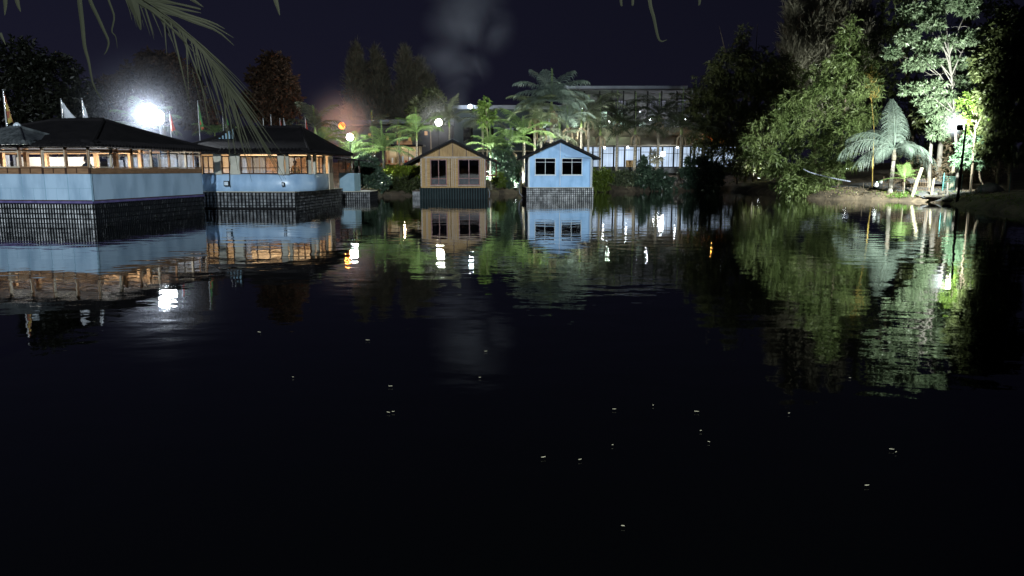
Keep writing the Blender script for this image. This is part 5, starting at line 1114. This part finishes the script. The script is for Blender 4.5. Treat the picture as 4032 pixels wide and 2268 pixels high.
# ------------------------------------------------------------------ floating leaves on the water
for k, (x, y) in enumerate(((925, 856), (977, 1038), (989, 1036), (1545, 1030), (1643, 1020), (1752, 1036), (1763, 1084), (1783, 1112), (1541, 1120), (1367, 1151), (1459, 1157), (2243, 1131), (2254, 1138), (2181, 1222), (1567, 1324), (737, 949), (1207, 950), (982, 972), (652, 836), (2138, 951), (1985, 1040), (1222, 884))):
    py = y*DS; up = 1134-py; dv = Vector((x*DS-2016, FPX*math.cos(PITCH)+up*math.sin(PITCH), -FPX*math.sin(PITCH)+up*math.cos(PITCH))); p = Vector((0, 0, CAM_H)) + dv*(-(CAM_H-.012)/dv.z)
    s = p.y*.0024*random.uniform(.35, 1.5); g = MB(); vs = []
    for i in range(7):
        u = i/6; w_ = .32*math.sin(math.pi*(.06+.9*u)); vs += [(s*(u-.5)*2, -s*w_, .004+.25*s*(u-.5)**2), (s*(u-.5)*2, 0, .25*s*(u-.5)**2), (s*(u-.5)*2, s*w_, .006+.25*s*(u-.5)**2)]
    g.add(vs, [(i*3+j, (i+1)*3+j, (i+1)*3+j+1, i*3+j+1) for i in range(6) for j in range(2)])
    o = g.build('floating_leaf', M['float_leaf'], None, True); o.location = p; o.rotation_euler = (0, 0, random.uniform(-.6, .6))
    setp(o, 'small pale leaf floating on the dark water', 'leaf', 'leaves floating on the water')

# ------------------------------------------------------------------ the palm over the viewer, its fronds hanging into the picture
YF = 6.0
PB = Vector((-5.4, 2.0, gz(-5.4, 2.0))); op = thing('overhanging_palm', 'palm leaning over the near water, its long frond hanging into the upper left', 'palm', PB)
cr_ = Vector((-3.4, 5.6, 6.0))-PB
MB().tube([(0, 0, -.3), (.25, .5, 1.6), (1.1, 1.9, 3.6), cr_], [.2, .16, .14, .12], 10).build('trunk', M['palm_trunk'], op, True)
def fp(zx, zy, dY=0.0): return at(zx/2.1467, zy/2.1467, YF+dY) - PB       # points read in the 2.15x crop of the upper left
def blade(pts, w, m=None, name='leaflet'):
    g = MB(); vs = []; n_ = len(pts)
    for i, p in enumerate(pts):
        t = (pts[min(i+1, n_-1)]-pts[max(i-1, 0)]).normalized(); s = t.cross(Vector((.15, 1, .1))).normalized(); k = w*(1-.9*(i/(n_-1))**1.5)*(.75 if i == 0 else 1)/2
        vs += [p-s*k, p+Vector((0, -k*.5, 0)), p+s*k]
    g.add(vs, [(i*3+j, i*3+j+1, (i+1)*3+j+1, (i+1)*3+j) for i in range(n_-1) for j in range(2)]); return g
def smooth_pts(c, n_=14):
    out = []
    for i in range(n_+1):
        u = i/n_*(len(c)-1); k = min(int(u), len(c)-2); f = u-k; p0, p1, p2, p3 = c[max(k-1, 0)], c[k], c[k+1], c[min(k+2, len(c)-1)]
        out.append(.5*((2*p1)+(p2-p0)*f+(2*p0-5*p1+4*p2-p3)*f*f+(3*p1-p0-3*p2+p3)*f**3))
    return out
ra = smooth_pts([cr_, fp(700, -420), fp(1000, -130), fp(1180, 20), fp(1480, 200), fp(1700, 420), fp(1860, 640), fp(1960, 800)], 40)
fr_ = MB().tube(ra, [.022*(1-.8*i/40)+.003 for i in range(41)], 6)
rr = random.Random(21)
for i in range(12, 41):
    p = ra[i]; u = (i-12)/28
    for s in (-1, 1):
        for rep in range(1 if i % 3 else 2):
            Lf = rr.uniform(.55, .85)*(1-.35*abs(u-.6))
            if s > 0:  d = Vector((.85-.35*u, rr.uniform(-.15, .35), -.45-.45*u+rr.uniform(-.08, .08)))
            else:      d = Vector((.22+rr.uniform(-.15, .2), rr.uniform(-.3, .2), -.95))
            if u < .35 and s < 0: Lf *= .4
            d.normalize(); sag = .10 if s > 0 else .02
            pts = [p + d*Lf*t - Vector((0, 0, sag*t*t)) for t in (0, .25, .5, .75, 1)]
            b_ = blade(pts, rr.uniform(.009, .018)); fr_.add(b_.v, b_.f)
fr_.build('frond', M['leaf_frond'], op)
up2 = smooth_pts([cr_, fp(900, -300), fp(1190, -60), fp(1450, 20), fp(1700, 80)], 20); g = MB().tube(up2, [.015*(1-.8*i/20)+.003 for i in range(21)], 6)
for c in (((1190, 0), (1450, 25), (1690, 70)), ((1230, 20), (1500, 70), (1700, 110)), ((1280, 10), (1560, 120), (1790, 190), (1900, 245)), ((1300, 40), (1600, 170), (1830, 260), (1978, 385)), ((1200, 50), (1500, 130), (1760, 200), (1975, 320)), ((1600, -20), (1660, 20), (1720, 60))):
    b_ = blade(smooth_pts([fp(*q) for q in c], 8), .03); g.add(b_.v, b_.f)
g.build('frond', M['leaf_frond'], op)
HANG = [([(660, -200), (672, 0), (695, 200), (715, 390), (750, 520), (790, 720), (872, 855)], .045), ([(740, -120), (760, 0), (830, 150), (880, 260), (918, 350), (905, 420), (880, 462)], .035),
        ([(900, -100), (918, 0), (965, 140), (945, 262), (978, 310), (992, 408)], .02), ([(1095, -150), (1120, 0), (1160, 130), (1190, 252)], .11), ([(2300, -150), (2330, 0), (2350, 70), (2364, 130)], .045),
        ([(130, -80), (150, 30), (175, 100)], .05), ([(35, -80), (45, 30), (40, 130)], .05), ([(0, 280), (25, 330), (48, 380)], .03)]
for c, w_ in HANG:
    blade(smooth_pts([fp(*q) for q in c], 16), w_).build('leaflet', M['leaf_frond'], op)
# a second frond of the same palm passes above the picture, its leaf tips hanging in at the top
f2 = smooth_pts([cr_, cr_+Vector((1.4, .1, .9)), at(2000, -330, YF)-PB, at(2600, -240, YF)-PB, at(2850, -120, YF)-PB], 24); g = MB().tube(f2, [.02*(1-.8*i/24)+.003 for i in range(25)], 6)
def dp(x, y): return at(x*DS, y*DS, YF)-PB
for c, w_ in (([(1625, -120), (1634, 0), (1645, 45), (1655, 92), (1664, 104), (1678, 100)], .03), ([(1560, -120), (1562, 0), (1566, 14)], .03), ([(1592, -120), (1592, 0), (1590, 12)], .03), ([(1755, -70), (1760, 0), (1757, 14)], .03)):
    b_ = blade(smooth_pts([dp(*q) for q in c], 16), w_); g.add(b_.v, b_.f)
g.build('frond', M['leaf_frond'], op)
for k in range(9):     # the rest of its crown, above and behind the viewer
    o = link('frond', frond_mesh(35-8*(k % 3), 80, 3.4, M['leaf_frond'], seed=k % 3), None, op); o.location = cr_; o.rotation_euler = (0, 0, R(95+k*24))

# ------------------------------------------------------------------ smoke, and haze added for the glare of the lamps
def volmat(name, dens, noise=None, color=(.8, .85, 1), lo=.42, hi=.72, aniso=.0, power=1.6):
    m = bpy.data.materials.new(name); m.use_nodes = True; n, l = m.node_tree.nodes, m.node_tree.links; n.remove(n['Principled BSDF'])
    v = n.new('ShaderNodeVolumePrincipled'); v.inputs['Color'].default_value = (*color, 1); v.inputs['Anisotropy'].default_value = aniso
    t = n.new('ShaderNodeTexCoord'); ln_ = n.new('ShaderNodeVectorMath'); ln_.operation = 'LENGTH'; l.new(t.outputs['Object'], ln_.inputs[0])
    f = n.new('ShaderNodeMapRange'); f.inputs['From Min'].default_value = 0; f.inputs['From Max'].default_value = .97; f.inputs['To Min'].default_value = 1; f.inputs['To Max'].default_value = 0; l.new(ln_.outputs['Value'], f.inputs[0])
    p = n.new('ShaderNodeMath'); p.operation = 'POWER'; l.new(f.outputs[0], p.inputs[0]); p.inputs[1].default_value = power
    k = n.new('ShaderNodeMath'); k.operation = 'MULTIPLY'; l.new(p.outputs[0], k.inputs[0]); k.inputs[1].default_value = dens; src = k.outputs[0]
    if noise:
        g = n.new('ShaderNodeNewGeometry'); nz = n.new('ShaderNodeTexNoise'); nz.inputs['Scale'].default_value = noise; nz.inputs['Detail'].default_value = 3; nz.inputs['Distortion'].default_value = .8
        l.new(g.outputs['Position'], nz.inputs['Vector']); mr = n.new('ShaderNodeMapRange'); mr.inputs['From Min'].default_value = lo; mr.inputs['From Max'].default_value = hi
        l.new(nz.outputs['Fac'], mr.inputs[0]); q = n.new('ShaderNodeMath'); q.operation = 'MULTIPLY'; l.new(src, q.inputs[0]); l.new(mr.outputs[0], q.inputs[1]); src = q.outputs[0]
    l.new(src, v.inputs['Density']); l.new(v.outputs[0], n['Material Output'].inputs['Volume']); m.cycles.volume_sampling = 'MULTIPLE_IMPORTANCE' if noise else 'EQUIANGULAR'; return m
def puff(name, loc, r, m, parent=None):
    o = bulb(parent, (0, 0, 0), 1.0, m, name); o.location = loc; o.scale = r; return o
YS = 90
plume = bpy.data.objects.new('smoke', None); COL.objects.link(plume); plume['kind'] = 'stuff'
mv = volmat('smoke_plume', .085, .13, (.7, .8, 1), lo=.38, hi=.7, power=1.2)
for x, y, w_, h_ in ((1150, 262, 40, 50), (1145, 205, 55, 60), (1115, 145, 78, 52), (1190, 175, 60, 50), (1150, 60, 100, 70), (1235, 70, 75, 80), (1180, -10, 120, 60)):
    p = at(x*DS, y*DS, YS); q = DS*YS/2960; puff('smoke_puff', p, (w_*q, w_*q*.7, h_*q), mv, plume)
p = at(618, 462, 45)  # added haze balls stand in for lens glare around the lamps
setp(puff('lamp_glow', (p.x, 44.3, p.z), (8, 5, 7), volmat('glow_white', .10, power=5.5)), kind='stuff')  # stands in for the floodlight's glare, with thin smoke in it
p = at(1346, 495, 75); setp(puff('lamp_glow', p, (6.5, 5, 6.5), volmat('glow_orange', .55, power=5.0)), kind='stuff')
p = at(1727, 482, 84); setp(puff('lamp_glow', p, (6, 5, 6), volmat('glow_warm', .07, power=4.5)), kind='stuff')
p = LP + Vector((0, .35, ht+.25)); setp(puff('lamp_glow', p, (1.7, 1.2, 1.7), volmat('glow_lamp', .025, power=2.4)), kind='stuff')
